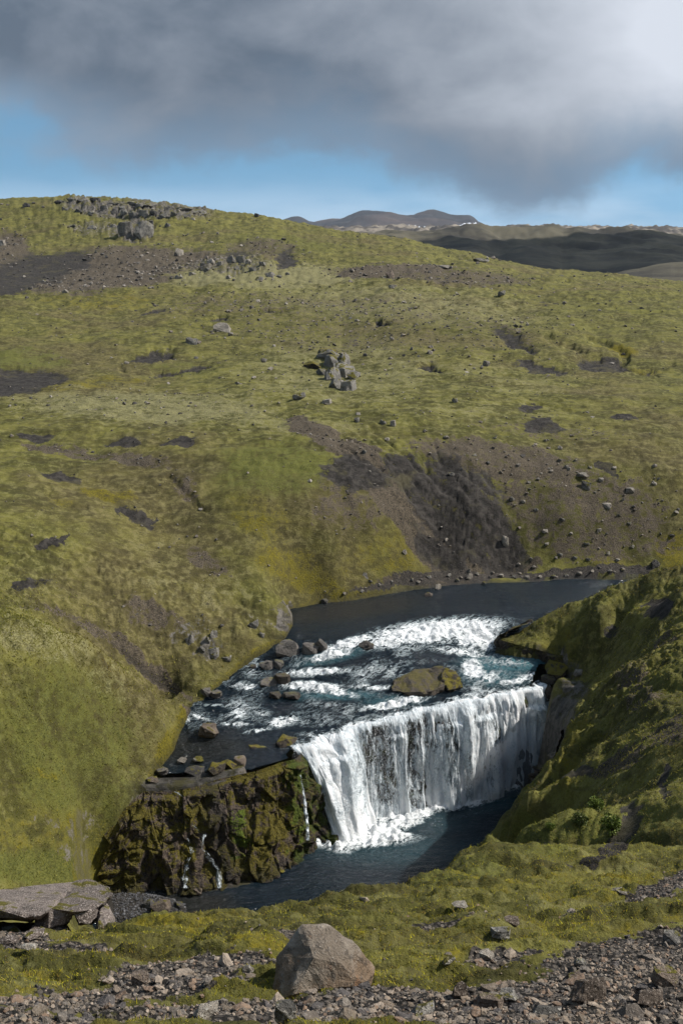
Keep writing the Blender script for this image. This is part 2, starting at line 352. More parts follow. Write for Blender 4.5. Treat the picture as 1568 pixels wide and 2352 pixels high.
# ---- masks painted on the ground as survey ellipses (pixel centre, radii, turn), each with the distance span it belongs to
def ell(px, py, rx, ry, rot=0, soft=0.35, dmin=0, dmax=1e9):
    c, s = math.cos(R(rot)), math.sin(R(rot)); u = PXm-px; v = PYm-py
    q = np.hypot((u*c + v*s)/rx, (-u*s + v*c)/ry)
    return np.where((D_ >= dmin) & (D_ <= dmax), 1 - smooth(q, 1-soft, 1+soft), 0)
def mask(lst, **k):
    m = np.zeros(Z.shape)
    for e in lst:
        st = 1.0
        if len(e) > 5: st = e[5]
        m = np.maximum(m, st*ell(*e[:5], **k))
    return m
gx = np.where(near, X_, 0); 
sand = mask([(70,622,115,38,-12),(20,650,70,26,-8),(160,598,60,22,-8),(62,866,92,24,0),(20,890,60,14,0),(350,818,60,9,-10),(425,846,75,8,-8),(560,585,46,11,0,.7),(655,598,26,26,-30),
   (1180,780,62,14,32,.8),(1240,838,62,8,12),(1385,836,60,16,6),(1465,853,42,7,6),(1250,978,50,15,10),(1222,932,26,7,0),(275,1014,44,8,0),(80,999,48,8,0),(140,1088,46,12,12),(320,1192,46,16,32),
   (120,1250,44,10,-20),(410,1022,36,8,0),(1400,1085,40,10,30),(990,846,26,9,15),(80,1345,60,10,-10,.8),(1440,958,25,7,0),(500,735,40,4,-3),(350,712,30,4,-3),(620,720,40,4,0),(870,745,30,4,5),(1450,735,40,4,0),(1240,690,40,4,0)], dmin=60, dmax=345)
sand = np.maximum(sand, mask([(1060,1165,150,95,42),(1130,1240,90,70,40),(960,1100,90,45,40),(820,1085,75,40,10),(1020,1270,70,40,30,.9)], dmin=66, dmax=95))
sand = np.maximum(sand, mask([(1440,1905,26,58,18),(1385,1965,60,16,-25),(1320,1992,60,10,-10),(1525,1800,12,50,0),(1330,1772,40,12,-15,.8)], dmin=13, dmax=40))
sand = np.maximum(sand, mask([(1514,1400,34,26,-30),(1400,1450,30,14,-20,.7)], dmin=40, dmax=66))
dirt_shade = mask([(740,1000,90,22,25),(840,1045,70,30,35),(1000,1240,60,120,-42),(900,1150,40,90,-35),(1130,1290,110,26,0),(1330,1180,230,110,10,.62),(1150,1060,220,44,8,.72),(1400,1240,190,60,0,.55),(800,1160,90,90,0,.5),
   (330,1415,60,40,30,.6),(470,1290,70,24,25,.6),(300,1050,120,12,10,.7),(160,1030,120,10,8,.7),(420,1110,28,40,-25,.6),(1030,1330,160,14,-3,.9)], dmin=55, dmax=110)
dirt_shade = np.maximum(dirt_shade, mask([(230,620,210,50,-6,.95),(420,595,140,26,4,.8),(600,575,90,22,0,.6),(900,624,150,12,0,.85),(1030,640,200,20,3,.6),(850,760,420,60,2,.35),(640,700,300,30,0,.4),(1180,775,80,26,30,.5),(1250,1010,200,40,5,.4),(20,590,60,60,0,.8)], dmin=85, dmax=345))
dirt_shade = np.maximum(dirt_shade, mask([(1420,1750,80,20,-18,.8),(1540,1690,60,30,-20,.8),(1480,1610,60,20,-15,.6),(1440,1560,50,20,-20,.6),(1530,1480,40,14,-20,.6),(1240,1960,60,20,0,.4)], dmin=16, dmax=66))
gravel = mask([(1480,2215,260,75,-9),(1330,2310,420,62,0),(440,2222,200,26,-5),(170,2296,230,24,-6),(390,2262,190,28,-5),(760,2326,520,34,0),(900,2290,160,36,0,.9),(60,2345,240,18,0),(1150,2200,90,20,-8,.8),(1540,2040,120,26,-18,.9),(680,2140,80,8,-5,.8),(1000,2130,90,9,-6,.6),
   (1350,2090,90,9,-8,.6),(160,2185,90,12,-3,.8),(40,2160,90,18,0,.9),(1090,2300,70,20,0,.6)], dmax=13)

gravel = np.maximum(gravel, mask([(1100,1322,190,12,0),(1350,1315,170,12,-3,.9),(900,1345,120,9,-8,.8)], dmin=60, dmax=80))
rock = mask([(300,478,180,24,4,.85),(240,470,110,14,2,.9),(420,480,70,8,6,.95),(310,528,46,22,0,.9),(230,525,90,18,0,.6),(520,610,130,22,2,.6),(600,620,60,18,0,.5),(840,535,20,6,10,.5),(1080,600,40,6,5,.5),(440,1455,60,26,-20,.6),(480,1492,46,22,-15,.7),(650,1412,24,36,0,.95),(600,1430,30,24,20,.5)], dmin=50, dmax=400)
yellow = mask([(690,1310,120,50,25,.6),(600,1200,90,50,30,.5),(780,1240,80,90,0,.35),(260,1136,70,18,8,.8),(130,1150,60,12,0,.5),(1420,800,46,14,14),(1455,850,60,8,0,.6),(1545,1265,46,50,0,.9),(1400,1290,80,16,0,.6),(900,1270,80,60,0,.4),(190,1935,80,80,0,.55),(70,1910,110,60,0,.5),(60,1780,100,16,0,.4),(220,690,150,18,0,.5),(200,880,140,10,-5,.6),(1310,1700,90,50,0,.55),(1290,1500,70,60,0,.4),(1270,1760,60,60,0,.45)], dmin=20, dmax=250)
pale = mask([(600,632,260,28,0,.9),(900,700,400,50,4,.6),(330,935,330,46,2,.75),(780,850,260,90,0,.55),(600,970,300,30,3,.5),(450,1330,180,90,10,.35),(1150,870,200,60,0,.4),(1100,950,220,40,0,.4)], dmin=50, dmax=300, soft=.6)
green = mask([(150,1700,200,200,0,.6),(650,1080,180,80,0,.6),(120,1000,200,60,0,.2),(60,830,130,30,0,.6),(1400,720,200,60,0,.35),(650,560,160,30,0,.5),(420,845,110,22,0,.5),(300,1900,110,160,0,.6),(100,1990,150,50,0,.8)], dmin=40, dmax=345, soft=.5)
green = np.maximum(green, mask([(1200,1930,140,60,0,.6),(1060,2000,160,40,-10,.7),(1400,1900,200,60,0,.5),(1500,1560,150,60,-15,.5)], dmax=45, soft=.5))
dirt_shade = np.maximum(dirt_shade, mask([(225,1455,70,14,28,.85),(300,1500,60,16,34,.9),(370,1560,60,18,40,.95),(425,1608,24,12,40,.9),(120,1405,80,9,14,.7),(390,1430,60,22,20,.5)], dmin=57, dmax=64))  # brown gully soil, with the shade behind the crest painted in
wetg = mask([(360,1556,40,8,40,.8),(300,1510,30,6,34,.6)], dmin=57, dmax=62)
pale = np.maximum(pale, mask([(90,1470,160,50,16,.55),(260,1570,120,40,34,.45)], dmin=44, dmax=56.5, soft=.6))  # near hill crest: its sunlit lightening is painted into this mask
rock = np.maximum(rock, mask([(500,1792,200,24,-4,.8),(190,1905,36,60,10,.52),(110,1885,40,18,0,.5),(150,1960,26,36,0,.5)], dmin=44, dmax=57))
wetband = np.where(ri[:,None] & (Wz > -90), (1-smooth(dR, 0.0, 0.55))*(Z < Wz+1.2), 0)
yellow = np.maximum(yellow, .62*(D_ < 15)*smooth(fbm(X_*.9, D_*1.6, 3, .6, 611), -.2, .3))
yellow = np.maximum(yellow, wetband*0.95*((PXb < 900)))

# ---- relief
bumpz = np.zeros(Z.shape)
m_right = np.where((D_ > 15) & (D_ < 68) & (A_ > 0.10), smooth(A_, 0.10, 0.14), 0)*smooth(D_, 15, 19)*(1-smooth(D_, 64, 67))*(1-.45*smooth(D_, 46, 56))*(.42+.58*smooth(D_, 27, 42))
m_fore = 1 - smooth(D_, 13, 17)
m_left = np.where((D_ > 30) & (D_ < 66) & (A_ < 0), 1.0, 0)
m_hill = smooth(D_, 64, 75)*(1-fb)
sel = D_[:,0] < 20
x, y = X_[sel], D_[sel]
t_f = 0.085*fbm(x*0.9, y*1.5, 3, .5, 3) + 0.20*billow(x*0.9+.3, y*2.2, 2, 5) + 0.07*billow(x*3.2, y*6, 2, 8) + 0.010*perlin(x*22, y*26, 9)
bumpz[sel] += (t_f-.13)*m_fore[sel]*(1-0.6*gravel[sel])
sel = (D_[:,0] > 14) & (D_[:,0] < 70)
x, y = X_[sel], D_[sel]
wx = x + 0.6*perlin(x*.5, y*.5, 60); wy = y + 0.6*perlin(x*.5, y*.5, 61)
t_r = 0.55*billow(wx*0.26, wy*0.20, 2, 21) + 0.40*billow(wx*0.62, wy*0.42, 2, 22) + 0.20*billow(wx*1.4, wy*0.9, 1, 23) + 0.15*billow(wx*2.6, wy*1.5, 1, 26) + 0.06*perlin(x*5.5, y*3, 24) + 0.04*perlin(x*11, y*6, 25) - 0.42
bumpz[sel] += t_r*m_right[sel]*(1-0.75*sand[sel])
t_l = 0.40*fbm(x*0.25, y*0.25, 3, .5, 31) + 0.22*billow(x*0.9, y*0.8, 2, 33) + 0.10*perlin(x*2.6, y*2.2, 34) + 0.06*perlin(x*6, y*5, 35)
bumpz[sel] += t_l*m_left[sel]*0.8
sel = D_[:,0] > 60
x, y = X_[sel], D_[sel]
k = np.clip(D_[sel]/100, 0.7, 4)
t_h = 0.8*fbm(x*0.07, y*0.09, 3, .55, 41) + 0.26*k**.5*(billow(x*0.22, y*0.34, 2, 42)-.35) + 0.10*k**.5*perlin(x*0.8, y*0.8, 43) + 0.06*k**.5*perlin(x*2.2, y*1.9, 44)
t_h += .40*k*(billow(x*.055/k, y*.19/k, 3, 48)-.35)
t_h += smooth(D_[sel], 110, 200)*(1.1*fbm(x*0.035, y*0.035, 3, .5, 45) + 0.30*perlin(x*.6, y*.5, 46))
rr = rock[sel]
f1, f2, cid, ox, oy = worley(x*0.45, y*0.35, 71)
t_h += rr*smooth(D_[sel], 200, 240)*(1.5*(cid-.4) + 0.8*ox - 1.0*(1-smooth(f2-f1, 0, .15)))
f1, f2, cid, ox, oy = worley(x*1.1, y*1.0, 72)
t_h += rr*(1-smooth(D_[sel], 150, 200))*(0.7*(cid-.3) + 0.35*ox)
bumpz[sel] += t_h*m_hill[sel]*(1-0.7*sand[sel]*(D_[sel] > 95))
# eroded bank: gullies running down to the right
er = mask([(1040,1170,190,110,42),(880,1060,120,50,35,.8)], dmin=66, dmax=95, soft=.4)
cc = (PXb*0.66 - PYb*0.75) + 14*fbm(PXb/60, PYb/60, 2, .5, 52); ee = PXb*0.75 + PYb*0.66
g1 = 1-np.abs(perlin(cc/34, ee/190, 53))*2.2; g2 = 1-np.abs(perlin(cc/13, ee/90, 54))*2.4
gul = np.clip(g1, 0, 1)**5*0.9 + np.clip(g2, 0, 1)**4*0.3
bumpz -= er*gul*0.42
bumpz += er*0.10*(worley(cc/26, ee/120, 55)[2]-.5)
dirt_shade = np.maximum(dirt_shade, er*.5*smooth(perlin(cc/16, ee/240, 57), -.1, .4))
sand = sand*(1-er*.35*smooth(perlin(cc/16, ee/240, 57), .0, .35))
# stream cuts in the meadow on the right and little sand scars with undercut upper rims
def cut(path, wpx, depth):
    m = np.zeros(Z.shape)
    for (x0, y0), (x1, y1) in zip(path[:-1], path[1:]):
        ex, ey = x1-x0, y1-y0; q = np.clip(((PXm-x0)*ex + (PYm-y0)*ey)/(ex*ex+ey*ey), 0, 1)
        d = np.hypot(.5*(PXb+PXm)-x0-q*ex, (.5*(PYb+PYm)-y0-q*ey)*1.8)
        m = np.maximum(m, 1-smooth(d, wpx*.4, wpx))
    return np.where((D_ > 50) & (D_ < 345), m*depth*.32, 0)
bumpz -= cut([(1255,770),(1300,790),(1345,815),(1370,820)], 16, 1.3) + cut([(1360,775),(1410,795),(1430,815),(1425,830)], 18, 1.6) + cut([(1450,850),(1500,845),(1540,838)], 14, .7)
bumpz -= cut([(1090,740),(1130,770),(1210,800)], 16, .7) + cut([(285,850),(330,862),(400,850),(480,842)], 14, .9) + cut([(390,1095),(430,1140),(470,1170)], 14, .6)
bumpz -= cut([(110,1115),(130,1150),(200,1165)], 10, .4) + cut([(250,1490),(330,1540),(400,1590),(430,1612)], 22, .5) + cut([(640,600),(650,580),(690,575)], 12, .8)
bumpz -= sand*np.where((D_ > 95) & (D_ < 345), 0.5, 0)
fi = D_[:,0] > 365
x, y = X_[fi], D_[fi]
ks = np.clip(y/1000, .5, 7)
bumpz[fi] += fb[fi]*smooth(y, 700, 950)*(1-smooth(y, 3200, 4200))*(9*(billow(x/95, y/110, 3, 147)-.35) + 5*fbm(x/30, y/40, 3, .6, 149))*np.clip(y/1500, .6, 1.6)
bumpz[fi] += fb[fi]*smooth(y, 5500, 6200)*(34*(billow(x/420, y/500, 4, 151)-.35))
bumpz[fi] += fb[fi]*(7*ks*fbm(x/180/ks, y/180/ks, 5, .52, 47) + 3.0*ks*billow(x/60/ks, y/60/ks, 2, 49))*(1.1 - .3*smooth(y, 1500, 2200) - .6*smooth(y, 4000, 5500))
quiet = np.clip(np.minimum(np.abs(dR), np.abs(dP))/1.3, 0.30, 1)
Z = Z + bumpz*np.where(ri[:,None], quiet, 1)

# ---- carve the river and the pool bowl
Lw = np.log(np.maximum(D_, 1))
inside = dR < 0
bed = Wz - np.clip(-dR*0.55, 0.0, 0.9) - 0.02
bank = np.maximum(Z, Wz + np.minimum(dR*0.5, 0.15))
Z = np.where(ri[:,None] & inside, bed, np.where(ri[:,None] & (dR < 1.5) & (dP > 1.0), bank, Z))
Z0 = Z.copy()
leftcl = (X_ < -2.0) & (D_ < 54.5)
wall = np.where(leftcl, 0.7 + 2.2*smooth(A_, -0.235, -0.20), np.where(X_ > 8.5, 1.1, 0.6))
floor_ = ZP - 0.9*smooth(-dP, 0.0, 2.0)
PXf, PYf = pix_of(A_, ZP/D_)
bar = np.where((D_ > 38) & (D_ < 50.5), 1-smooth(np.hypot((PXf-300)/165, (PYf-2092)/46), .55, 1.25), 0)
floor_ = np.maximum(floor_, ZP - 0.9 + bar*1.22 + 0.05*perlin(X_*1.5, D_*1.5, 66))
gravel = np.maximum(gravel, bar*(dP < .3))
S = np.where(leftcl, np.clip(dP/wall, 0, 1)**1.9, smooth(dP/wall, 0, 1))
hidden_side = (D_ < 44)
pz = np.where(dP < 0, np.minimum(floor_, Z), np.where(dP < wall, floor_ + np.maximum(Z-floor_, 0.05)*S, Z))
Z = np.where(ri[:,None], pz, Z)
cliffm = smooth(PXb, 235, 300)*np.where(ri[:,None] & (dP > -0.1) & (dP < wall*1.05) & (D_ > 44.5), 1-smooth(dP, wall*.8, wall*1.1), 0)
rock = np.maximum(rock, cliffm)
wet = np.where(ri[:,None], np.maximum((1-smooth(dR, 0, .35)), 0)*(Z < Wz+.4), 0)
wet = np.maximum(wet, np.where(ri[:,None], (1-smooth(Z-ZP, .1, .7)), 0))

wet = np.maximum(wet, mask([(480,1792,180,16,-4,.9)], dmin=49, dmax=56))
wet = np.maximum(wet, wetg)
rw = mask([(1258,1712,34,100,12,.95),(1292,1636,34,40,0,.85),(1320,1588,36,24,20,.7),(1300,1540,40,22,10,.6)], dmin=45, dmax=62.5)
rock = np.maximum(rock, rw); wet = np.maximum(wet, rw*.85)
farm = fb
mount = np.where(D_ > 4500, 1.0, 0); plateau = smooth(D_, 1700, 2100)*(1-smooth(D_, 4400, 4500))
snow = mask([(955,529,14,1.6,0),(1075,527,30,2.6,-2)], dmin=2000, dmax=6900, soft=.25)

def pack(*m): 
    out = np.ones((NR*NC, 4), np.float32)
    for i, q in enumerate(m): out[:, i] = np.clip(q, 0, 1).ravel()
    return out
def add_col(me, name, arr):
    at = me.attributes.new(name, 'FLOAT_COLOR', 'POINT'); at.data.foreach_set('color', np.ascontiguousarray(arr, np.float32).ravel())
def grid_mesh(name, co, nr, nc, keep=None, smooth_shade=True):
    """co: (nr*nc,3); keep: optional (nr-1,nc-1) bool"""
    idx = np.arange(nr*nc).reshape(nr, nc)
    q = np.stack([idx[:-1,:-1], idx[:-1,1:], idx[1:,1:], idx[1:,:-1]], -1)
    q = q.reshape(-1, 4) if keep is None else q[keep]
    return quad_mesh(name, co, q, smooth_shade)
def quad_mesh(name, co, q, smooth_shade=True):
    me = bpy.data.meshes.new(name); n = len(q); k = q.shape[1]
    me.vertices.add(len(co)); me.vertices.foreach_set('co', np.ascontiguousarray(co, np.float32).ravel())
    me.loops.add(n*k); me.loops.foreach_set('vertex_index', np.ascontiguousarray(q, np.int32).ravel())
    me.polygons.add(n); me.polygons.foreach_set('loop_start', np.arange(0, n*k, k, dtype=np.int32))
    me.polygons.foreach_set('use_smooth', np.full(n, smooth_shade))
    me.update(calc_edges=True); me.validate(verbose=False)
    return me
def link(name, me, mat, parent=None, **props):
    o = bpy.data.objects.new(name, me); COL.objects.link(o)
    if mat is not None and not me.materials: me.materials.append(mat)
    if parent is not None: o.parent = parent
    for kk, vv in props.items(): o[kk] = vv
    return o
def newmat(name):
    m = bpy.data.materials.new(name); m.use_nodes = True; m.node_tree.nodes.clear()
    return m, NT(m.node_tree)
def finish(m, g, color, rough=0.9, normal=None, spec=0.2, **extra):
    b = g.n('ShaderNodeBsdfPrincipled'); g.set(b.inputs['Base Color'], color if not isinstance(color, tuple) else (color+(1,))[:4]); g.set(b.inputs['Roughness'], rough)
    b.inputs['Specular IOR Level'].default_value = spec
    if normal is not None: g.L.new(normal, b.inputs['Normal'])
    o = g.n('ShaderNodeOutputMaterial'); g.L.new(b.outputs[0], o.inputs[0]); return b, o

# heights for anything that stands on the ground
def height(x, y):
    r = np.interp(np.log(y), np.log(rowsD), np.arange(NR)); c = np.interp(x/y, colsA, np.arange(NC))
    r0 = min(int(r), NR-2); c0 = min(int(c), NC-2); fr, fc_ = r-r0, c-c0
    return float((Z[r0,c0]*(1-fc_) + Z[r0,c0+1]*fc_)*(1-fr) + (Z[r0+1,c0]*(1-fc_) + Z[r0+1,c0+1]*fc_)*fr)
def heights(x, y):
    r = np.interp(np.log(y), np.log(rowsD), np.arange(NR)); c = np.interp(x/y, colsA, np.arange(NC))
    r0 = np.minimum(r.astype(int), NR-2); c0 = np.minimum(c.astype(int), NC-2); fr, fc_ = r-r0, c-c0
    return (Z[r0,c0]*(1-fc_) + Z[r0,c0+1]*fc_)*(1-fr) + (Z[r0+1,c0]*(1-fc_) + Z[r0+1,c0+1]*fc_)*fr
Tn = Z/D_
def pick(px, py, dmin=0):
    """first ground point on the sight line through a survey pixel"""
    a, t = at_of(px, py); c = int(round(float(np.interp(a, colsA, np.arange(NC)))))
    ok = np.nonzero((Tn[:, c] >= t) & (rowsD >= max(dmin, 4.5)))[0]
    r = ok[0] if len(ok) else NR-30
    D = rowsD[r]; return Vector((float(a)*D, D, Z[r, c])), D*math.hypot(1, float(t))
def at_mask(m, x, y):
    r = np.rint(np.interp(np.log(y), np.log(rowsD), np.arange(NR))).astype(int); c = np.rint(np.interp(x/y, colsA, np.arange(NC))).astype(int)
    return m[r, c]

# ---- ground material
mat_ground, g = newmat('ground')
pos = g.n('ShaderNodeNewGeometry').outputs['Position']
mA = g.sep(g.attr('mA').outputs['Color']); mA4 = g.attr('mA').outputs['Alpha']
mB = g.sep(g.attr('mB').outputs['Color']); mB4 = g.attr('mB').outputs['Alpha']
mC = g.sep(g.attr('mC').outputs['Color']); mC4 = g.attr('mC').outputs['Alpha']
gn0 = g.noise(pos, 0.05, 7, .62); gn1 = g.noise(pos, 0.35, 9, .70); gn2 = g.noise(pos, 1.9, 8, .72, .2); gn3 = g.noise(pos, 11, 7, .7); gn4 = g.noise(pos, 45, 4, .6)
def jig(m, k2=.5, k1=.5, k3=.3):
    return g.add(m, g.add(g.add(g.mul(g.sub(gn2, .5), k2), g.mul(g.sub(gn1, .5), k1)), g.mul(g.sub(gn3, .5), k3)))
c = g.mix(g.sstep(gn1, .36, .64), (0.070, 0.068, 0.017), (0.160, 0.150, 0.036))
c = g.mix(g.mul(g.sstep(gn2, .45, .75), .75), c, (0.210, 0.196, 0.072))
c = g.mix(g.mul(g.sstep(gn0, .46, .76), .55), c, g.mix(g.sstep(gn2, .35, .65), (0.075, 0.056, 0.028), (0.165, 0.132, 0.066)))
c = g.mix(g.mul(g.sstep(gn3, .54, .74), .45), c, (0.040, 0.036, 0.014))
c = g.mix(g.mul(g.sstep(gn2, .44, .22), .30), c, (0.060, 0.048, 0.022))
trk = g.math('ABSOLUTE', g.sub(g.noise(g.vmul(pos, (.22, 1.0, 1.3)), .55, 6, .6, .6), .5))
c = g.mix(g.mul(g.sstep(trk, .09, .015), .38), c, (0.050, 0.040, 0.020))
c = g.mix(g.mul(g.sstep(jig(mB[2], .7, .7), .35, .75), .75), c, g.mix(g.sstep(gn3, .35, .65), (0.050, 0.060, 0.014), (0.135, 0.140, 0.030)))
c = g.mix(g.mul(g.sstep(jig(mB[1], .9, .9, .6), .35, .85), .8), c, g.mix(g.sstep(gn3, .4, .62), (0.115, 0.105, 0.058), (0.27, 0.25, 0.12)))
c = g.mix(g.mul(g.sstep(jig(mB[0], 1.1, 1.1, .5), .35, .9), .85), c, g.mix(g.sstep(gn3, .3, .7), (0.075, 0.066, 0.008), (0.19, 0.155, 0.012)))
dirt_shade_c = g.mix(g.sstep(gn3, .38, .66), (0.030, 0.025, 0.018), (0.108, 0.086, 0.058))
dirt_shade_c = g.mix(g.sstep(gn4, .60, .72), dirt_shade_c, (0.20, 0.165, 0.13))
c = g.mix(g.sstep(jig(mA[2], 1.0, .9, .5), .42, .62), c, dirt_shade_c)
sandc = g.mix(g.sstep(gn2, .35, .7), (0.017, 0.0155, 0.0145), (0.053, 0.047, 0.042))
sandc = g.mix(g.mul(g.sstep(gn4, .62, .74), .6), sandc, (0.11, 0.096, 0.080))
sandc = g.mix(g.mul(g.sstep(gn1, .55, .75), .6), sandc, (0.085, 0.075, 0.040))
c = g.mix(g.sstep(jig(mA[0], .8, .9, .6), .44, .62), c, sandc)
vor = g.n('ShaderNodeTexVoronoi', ins={'Vector': pos, 'Scale': 26.0})
gravc = g.mix(g.sep(vor.outputs['Color'])[0], (0.045, 0.040, 0.038), (0.17, 0.145, 0.12))
gravc = g.mix(g.sstep(vor.outputs['Distance'], .35, .6), gravc, (0.02, 0.018, 0.016))
c = g.mix(g.sstep(jig(mA[1], .8, .6, .4), .46, .58), c, gravc)
rockc = g.mix(g.sstep(gn2, .30, .72), (0.045, 0.041, 0.037), (0.18, 0.163, 0.142))
rockc = g.mix(g.mul(g.sstep(gn1, .5, .62), .8), rockc, (0.105, 0.095, 0.028))
rk = g.sstep(jig(mA4, .8, .7, .4), .5, .66)
c = g.mix(rk, c, rockc)
# far country
farc = g.mix(g.sstep(g.noise(pos, .012, 8, .65), .3, .7), (0.040, 0.037, 0.030), (0.105, 0.094, 0.064))
platc = g.mix(g.sstep(g.noise(pos, .010, 8, .7), .40, .62), (0.060, 0.052, 0.046), (0.25, 0.215, 0.17))
mountc = g.mix(g.sstep(g.noise(pos, .0022, 7, .6), .35, .8), (0.028, 0.028, 0.031), (0.075, 0.056, 0.050))
farc = g.mix(mC[1], farc, platc); farc = g.mix(mC[2], farc, mountc); farc = g.mix(g.sstep(mC4, .4, .6), farc, (0.62, 0.66, 0.72))
c = g.mix(mC[0], c, farc)
wetf = mB4
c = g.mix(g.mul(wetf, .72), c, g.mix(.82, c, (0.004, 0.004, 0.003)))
rgh = g.sub(0.95, g.mul(wetf, .5))
bh = g.add(g.mul(gn3, .55), g.mul(gn2, .9))
nrm = g.bump(g.add(bh, g.mul(gn4, .22)), 0.10, 0.7)
finish(mat_ground, g, c, rgh, nrm, .18)

co = np.stack([X_, D_, Z], -1).reshape(-1, 3)
me = grid_mesh('terrain', co, NR, NC)
mAa = pack(sand, gravel, dirt_shade); mAa[:, 3] = np.clip(rock, 0, 1).ravel()
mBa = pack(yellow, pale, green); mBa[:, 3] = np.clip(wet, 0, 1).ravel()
mCa = pack(farm, plateau, mount); mCa[:, 3] = np.clip(snow, 0, 1).ravel()
add_col(me, 'mA', mAa); add_col(me, 'mB', mBa); add_col(me, 'mC', mCa)
link('terrain', me, mat_ground, kind='structure')

# ------------------------------------------------------------------ cliffs
mat_cliff, g = newmat('cliff rock with moss')
geo = g.n('ShaderNodeNewGeometry'); pos = geo.outputs['Position']
k1 = g.noise(pos, 1.1, 8, .68, .1); k2 = g.noise(pos, 5.5, 7, .68, .1); k3 = g.noise(pos, 22, 5, .65)
ms = g.sep(g.attr('cm').outputs['Color'])
c = g.mix(g.sstep(k2, .25, .75), (0.020, 0.016, 0.013), (0.115, 0.085, 0.066))
c = g.mix(g.mul(g.sstep(k3, .56, .72), .6), c, (0.20, 0.155, 0.12))
up = g.n('ShaderNodeSeparateXYZ'); g.L.new(geo.outputs['Normal'], up.inputs[0])
mo = g.add(g.add(g.mul(up.outputs[2], .35), g.mul(g.sub(k1, .5), 1.9)), g.add(g.mul(g.sub(k2, .5), .8), g.sub(ms[0], .60)))
mossc = g.mix(g.sstep(k3, .3, .7), (0.028, 0.026, 0.005), (0.140, 0.112, 0.012))
mossc = g.mix(g.sstep(g.add(ms[1], g.mul(g.sub(k1, .5), 1.5)), .5, .8), mossc, g.mix(g.sstep(k3, .35, .65), (0.030, 0.045, 0.005), (0.115, 0.150, 0.012)))
c = g.mix(g.sstep(mo, .0, .18), c, mossc)
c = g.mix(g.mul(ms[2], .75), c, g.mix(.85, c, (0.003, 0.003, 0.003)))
finish(mat_cliff, g, c, g.sub(.9, g.mul(ms[2], .55)), g.bump(g.add(k2, g.mul(k3, .4)), .12, .8), .3)

def resample(P, n):
    P = np.array(P, float); d = np.r_[0, np.cumsum(np.linalg.norm(np.diff(P, axis=0), axis=1))]; q = np.linspace(0, d[-1], n)
    return np.stack([np.interp(q, d, P[:, i]) for i in range(3)], -1), d[-1]
def cliff_mesh(name, top, bot, nu, nv, blk, amp, out, cm, seed, bulge=0.0):
    tp = np.array(top, float); bp = np.array(bot, float)
    ku = np.linspace(0, len(tp)-1, nu); i = np.arange(len(tp))
    tp = np.stack([np.interp(ku, i, tp[:, q]) for q in range(3)], -1); bp = np.stack([np.interp(ku, i, bp[:, q]) for q in range(3)], -1)
    v = np.linspace(0, 1, nv)[:, None, None]
    P = tp[None]*(1-v) + bp[None]*v
    du = np.gradient(P, axis=1); dv = np.gradient(P, axis=0); N = np.cross(dv, du); N /= np.linalg.norm(N, axis=-1, keepdims=True)+1e-9
    if (N[..., 1]).mean() > 0: N = -N
    ul = np.r_[0, np.cumsum(np.linalg.norm(np.diff((tp+bp)/2, axis=0), axis=1))][None, :]*np.ones((nv, 1)); vl = (np.linalg.norm(tp-bp, axis=1).mean()*v[..., 0])*np.ones((1, nu))
    uw = ul + .10*fbm(ul*1.2, vl*1.2, 2, .5, seed); vw = vl + .10*fbm(ul*1.2+7, vl*1.2, 2, .5, seed+1)
    f1, f2, cid, ox, oy = worley(uw*blk, vw*blk*.5, seed); g1, g2, ci2, o2, p2 = worley(uw*blk*2.7, vw*blk*1.9, seed+3)
    tx = (np.mod(cid*37.7, 1)-.5); ty = (np.mod(cid*91.3, 1)-.5); t2x = (np.mod(ci2*53.1, 1)-.5); t2y = (np.mod(ci2*17.9, 1)-.5)
    d = amp*(1.25*(cid-.5) + 1.3*tx*ox + 1.1*ty*oy - .14*(1-smooth(f2-f1, 0, .06))) + amp*.5*((ci2-.5) + 1.3*t2x*o2 + 1.1*t2y*p2 - .10*(1-smooth(g2-g1, 0, .07))) + amp*.25*(1-np.abs(perlin(ul*1.5, vl*.6, seed+11))*2) + amp*.9*(billow(ul*.9, vl*.8, 2, seed+13)-.4)*smooth(perlin(ul*.5, vl*.5, seed+15), -.2, .2) + amp*1.5*fbm(ul*.5, vl*.4, 3, .5, seed+6) + amp*.16*fbm(ul*4, vl*4, 3, .6, seed+7)
    d = d + out + bulge*np.sin(np.pi*v[..., 0])
    fade = smooth(v[..., 0], 0, .10)
    P = P + N*(d*np.maximum(fade, .25))[..., None]
    me = grid_mesh(name, P.reshape(-1, 3), nv, nu, smooth_shade=False)
    cmv = cm(ul/ul.max(), v[..., 0]*np.ones((1, nu)), ul, vl)
    col = np.ones((nu*nv, 4), np.float32)
    for q in range(3): col[:, q] = np.clip(cmv[q], 0, 1).ravel()
    add_col(me, 'cm', col)
    return me
topL = [PZ(*p) for p in [(236,1915,-28.3),(268,1880,-27.8),(305,1838,-27.1),(330,1818,-26.95),(390,1818,-26.95),(447,1808,-26.85),(500,1790,-26.7),(584,1772,-26.5),(640,1752,-26.35),(676,1742,-26.3)]] + [(LIP[0][0]+.6, LIP[0][1]+.2, -26.5)]
botL = [PZ(*p) for p in [(228,2036,ZP-.1),(262,2050,ZP-.2),(310,2052,ZP-.2),(350,2052,ZP-.2),(400,2054,ZP-.3),(460,2052,ZP-.3),(525,2044,ZP-.3),(595,2026,ZP-.3),(655,1994,ZP-.3),(712,1968,ZP-.3)]] + [PZ(752,1946,ZP-.4)]
